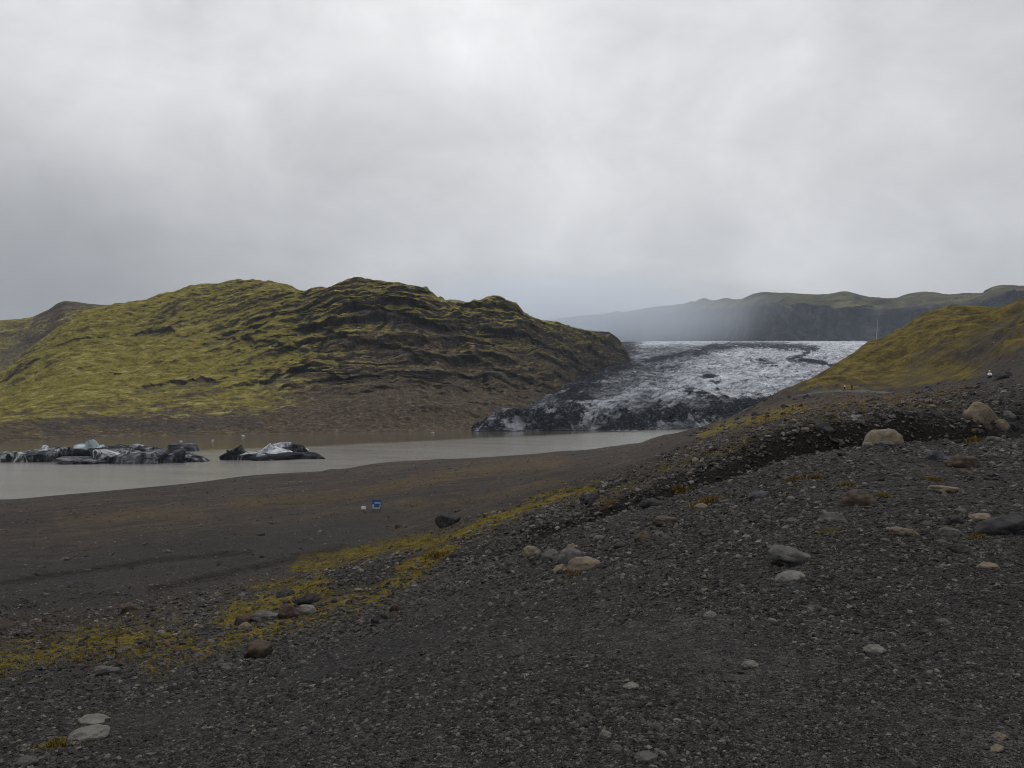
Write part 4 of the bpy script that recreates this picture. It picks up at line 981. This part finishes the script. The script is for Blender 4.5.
def sign():
    q, _ = hit(376.5, 511.5); k = q.y / F; W, H = 9.4 * k, 9.4 * k
    e = bpy.data.objects.new('information_sign', None); COL.objects.link(e); e.location = q
    tag(e, 'square blue information sign on two posts by the trail across the plain', 'sign')
    bm = bmesh.new(); box(bm, (0, 0, .28 + H / 2), (W, .06, H), 0, .012); finish(bm, 'panel', [M_BLUE], e)
    pr = bpy.data.objects.new('panel_frame', None)
    bpy.data.objects.remove(pr)
    z0 = .28
    def strip(nm, x0, x1, a, b, m):
        bm = bmesh.new(); box(bm, ((x0 + x1) / 2 * W, -.037, z0 + (a + b) / 2 * H), ((x1 - x0) * W, .008, (b - a) * H), 0, .002); finish(bm, nm, [m], e)
    strip('picture_band', -.22, .46, .55, .78, M_SKYB); strip('picture_band', -.2, .3, .22, .36, M_TEAL); strip('picture_band', -.46, .40, .03, .19, M_PALE); strip('picture_band', -.46, -.25, .24, .5, M_PALE); strip('picture_band', .34, .46, .22, .5, M_PALE)
    for s in (-1, 1):
        bm = bmesh.new(); box(bm, (s * W * .36, .09, (.28 + H * .9) / 2 - .2), (.09, .09, .28 + H * .9 + .4), 0, .01); finish(bm, 'post', [M_POST], e)
    e.rotation_euler.z = math.radians(-6)
    q, _ = hit(363.5, 510.5); k = q.y / F
    e = bpy.data.objects.new('notice_board', None); COL.objects.link(e); e.location = q
    tag(e, 'small white notice board on a low post left of the blue sign', 'sign')
    bm = bmesh.new(); box(bm, (0, 0, 2.9 * k), (4.4 * k, .05, 3.3 * k), 0, .01); finish(bm, 'panel', [M_WHITE], e)
    bm = bmesh.new(); box(bm, (0, .06, .6 * k), (.08, .08, 6.6 * k), 0, .01); finish(bm, 'post', [M_POST], e)
    e.rotation_euler.z = math.radians(-6)
sign()

# ------------------------------------------------------------------ people
M_SKIN = mat_plain('skin', (.42, .27, .19), .6)
def skin_obj(name, verts, edges, radii, mat, parent, root=0, sub=2):
    me = bpy.data.meshes.new(name); me.from_pydata(verts, edges, []); me.materials.append(mat)
    o = bpy.data.objects.new(name, me); COL.objects.link(o)
    if parent: o.parent = parent
    md = o.modifiers.new('skin', 'SKIN'); md.use_smooth_shade = True
    for i, r in enumerate(radii):
        sv = me.skin_vertices[0].data[i]; sv.radius = (r, r) if not isinstance(r, tuple) else r; sv.use_root = i == root
    s = o.modifiers.new('sub', 'SUBSURF'); s.levels = 1; s.render_levels = sub
    return o
def person(loc, face, pose, top, bottom, hair, label, cap=None, s=1.0):
    e = bpy.data.objects.new('person', None); COL.objects.link(e); e.location = loc; e.rotation_euler.z = face; e.scale = (s, s, s)
    tag(e, label, 'person')
    if pose == 'walk':
        hip = .92; L = dict(kl=(.09, -.16, .50), al=(.09, -.10, .08), tl=(.09, -.26, .04), kr=(-.09, .06, .49), ar=(-.09, .30, .14), tr=(-.09, .18, .05), el=(.25, .12, 1.12), hl=(.24, .02, .90), er=(-.25, -.04, 1.10), hr=(-.24, -.20, .90))
    else:  # sitting, forearms on the knees
        hip = .48; L = dict(kl=(.13, -.42, .52), al=(.13, -.40, .08), tl=(.14, -.56, .04), kr=(-.13, -.42, .52), ar=(-.13, -.42, .08), tr=(-.14, -.58, .04), el=(.27, -.16, .72), hl=(.13, -.38, .62), er=(-.27, -.16, .72), hr=(-.13, -.38, .62))
    T0 = hip - .92
    P = lambda x, y, z: (x, y, z + T0)
    V = [P(0, 0, .95), P(0, 0, 1.15), P(0, 0, 1.38), P(0, -.01, 1.52), P(0, -.03, 1.60), P(0, -.02, 1.72), P(.10, 0, .92), L['kl'], L['al'], L['tl'], P(-.10, 0, .92), L['kr'], L['ar'], L['tr'], P(.19, 0, 1.40), L['el'], L['hl'], P(-.19, 0, 1.40), L['er'], L['hr'], P(0, -.13, 1.645)]
    E = [(0, 1), (1, 2), (2, 3), (3, 4), (4, 5), (0, 6), (6, 7), (7, 8), (8, 9), (0, 10), (10, 11), (11, 12), (12, 13), (2, 14), (14, 15), (15, 16), (2, 17), (17, 18), (18, 19), (4, 20)]
    R = [.12, .115, .13, .055, .09, .085, .09, .062, .045, .04, .09, .062, .045, .04, .06, .045, .035, .06, .045, .035, .018]
    skin_obj('body', V, E, R, M_SKIN, e)
    # clothing, a little larger than the body
    skin_obj('jacket', [V[0], V[1], V[2], V[14], V[15], tuple(.85 * np.array(V[16]) + .15 * np.array(V[15])), V[17], V[18], tuple(.85 * np.array(V[19]) + .15 * np.array(V[18])), P(0, -.005, 1.47)], [(0, 1), (1, 2), (2, 3), (3, 4), (4, 5), (2, 6), (6, 7), (7, 8), (2, 9)], [.155, .15, .165, .085, .07, .055, .085, .07, .055, .085], top, e)
    skin_obj('trousers', [V[0], V[6], V[7], V[8], V[10], V[11], V[12]], [(0, 1), (1, 2), (2, 3), (0, 4), (4, 5), (5, 6)], [.14, .11, .08, .065, .11, .08, .065], bottom, e)
    for a in (8, 12):
        skin_obj('shoe', [V[a], (V[a][0], V[a][1] + .02, max(V[a][2] - .04, .05)), (V[a + 1][0], V[a + 1][1], V[a + 1][2] + .01)], [(0, 1), (1, 2)], [.055, .058, .05], bottom, e)
    bm = bmesh.new(); blob_bm(bm, 5, (.112, .125, .10), 4, .1, .05, 3, 0, Matrix.Translation(P(0, .015, 1.735)))
    finish(bm, 'cap' if cap else 'hair', [cap or hair], e)
    for sx_ in (-1, 1):
        bm = bmesh.new(); blob_bm(bm, 6, (.012, .009, .01), 3, .1, .0, 2, 0, Matrix.Translation(P(sx_ * .035, -.112, 1.67))); finish(bm, 'eye', [M_DARKC], e)
    return e
M_DARKC = mat_plain('dark_cloth', (.018, .017, .02), .9); M_WHITEC = mat_plain('white_cloth', (.78, .77, .74), .85, .2, .05); M_BROWNC = mat_plain('dark_brown_cloth', (.035, .018, .012), .9); M_HAIR = mat_plain('dark_hair', (.02, .014, .01), .7); M_GREYC = mat_plain('grey_cloth', (.42, .42, .42), .9)
def on_path(u, v=391):
    q = min(PATH, key=lambda p_: abs(CU + F * p_.x / p_.y - u)); return Vector((q.x, q.y, q.z + .06))
person(on_path(844.5), 1.35, 'walk', M_WHITEC, M_DARKC, M_HAIR, 'person in a white jacket and dark trousers walking on the hillside path')
person(on_path(852), 1.5, 'walk', M_BROWNC, M_DARKC, M_HAIR, 'person dressed all in dark brown walking behind on the hillside path')
q, _ = hit(990, 378); person(q + Vector((0, .1, -.18)), -.3, 'sit', M_WHITEC, M_DARKC, M_HAIR, 'person in white jacket and white cap sitting beside dark rocks on the right slope', cap=M_WHITEC)
k = q.y / F; bm = bmesh.new(); blob_bm(bm, 77, (.42, .34, .42), 10, .7, .1, 3); o = finish(bm, 'rock', [STN['dark']]); o.location = q + Vector((.02, .2, .02)); tag(o, 'low dark seat rock under the white clad person', 'rock')

# ------------------------------------------------------------------ haze
def haze():
    bm = bmesh.new(); box(bm, (0, 8000 - 4200, 430), (34000, 24600, 915), 0, 0)
    me = bpy.data.meshes.new('haze'); bm.to_mesh(me); bm.free()
    o = bpy.data.objects.new('haze', me); COL.objects.link(o); o['kind'] = 'stuff'
    m = bpy.data.materials.new('moist_air'); m.use_nodes = True; nt = m.node_tree
    nt.nodes.remove(nt.nodes['Principled BSDF'])
    pv = nt.nodes.new('ShaderNodeVolumePrincipled'); pv.inputs['Color'].default_value = (.76, .86, 1.0, 1); pv.inputs['Density'].default_value = HAZE; pv.inputs['Anisotropy'].default_value = .2
    nt.links.new(pv.outputs[0], nt.nodes['Material Output'].inputs['Volume']); me.materials.append(m)
HAZE = 4.5e-5
haze()
def low_cloud():
    bm = bmesh.new(); bmesh.ops.create_icosphere(bm, subdivisions=4, radius=1)
    o = finish(bm, 'low_cloud', []); o['kind'] = 'stuff'
    o.location = (3500 * (545 - CU) / F, 3550, 3500 * (HV - 314) / F); o.scale = (1250, 520, 270)
    m = bpy.data.materials.new('drifting_mist'); m.use_nodes = True; nt = m.node_tree; nt.nodes.remove(nt.nodes['Principled BSDF']); N = NB(nt)
    c = N.obj(); ln = N.n('ShaderNodeVectorMath'); ln.operation = 'LENGTH'; N.l(c, ln.inputs[0])
    d = N.math('SUBTRACT', 1.0, N.math('MULTIPLY', ln.outputs['Value'], ln.outputs['Value']), True)
    d = N.math('POWER', d, 1.9)
    pv = nt.nodes.new('ShaderNodeVolumePrincipled'); pv.inputs['Color'].default_value = (.86, .92, 1, 1)
    N.l(N.math('MULTIPLY', d, MIST), pv.inputs['Density'])
    nt.links.new(pv.outputs[0], nt.nodes['Material Output'].inputs['Volume']); o.data.materials.append(m)
MIST = 3.2e-3
low_cloud()
S.cycles.max_bounces = 6; S.cycles.diffuse_bounces = 3; S.cycles.glossy_bounces = 2; S.cycles.volume_bounces = 3
S.cycles.use_denoising = True; S.cycles.filter_width = 1.0
try: S.cycles.denoiser = 'OPENIMAGEDENOISE'
except Exception: pass
S.cycles.sample_clamp_indirect = 4
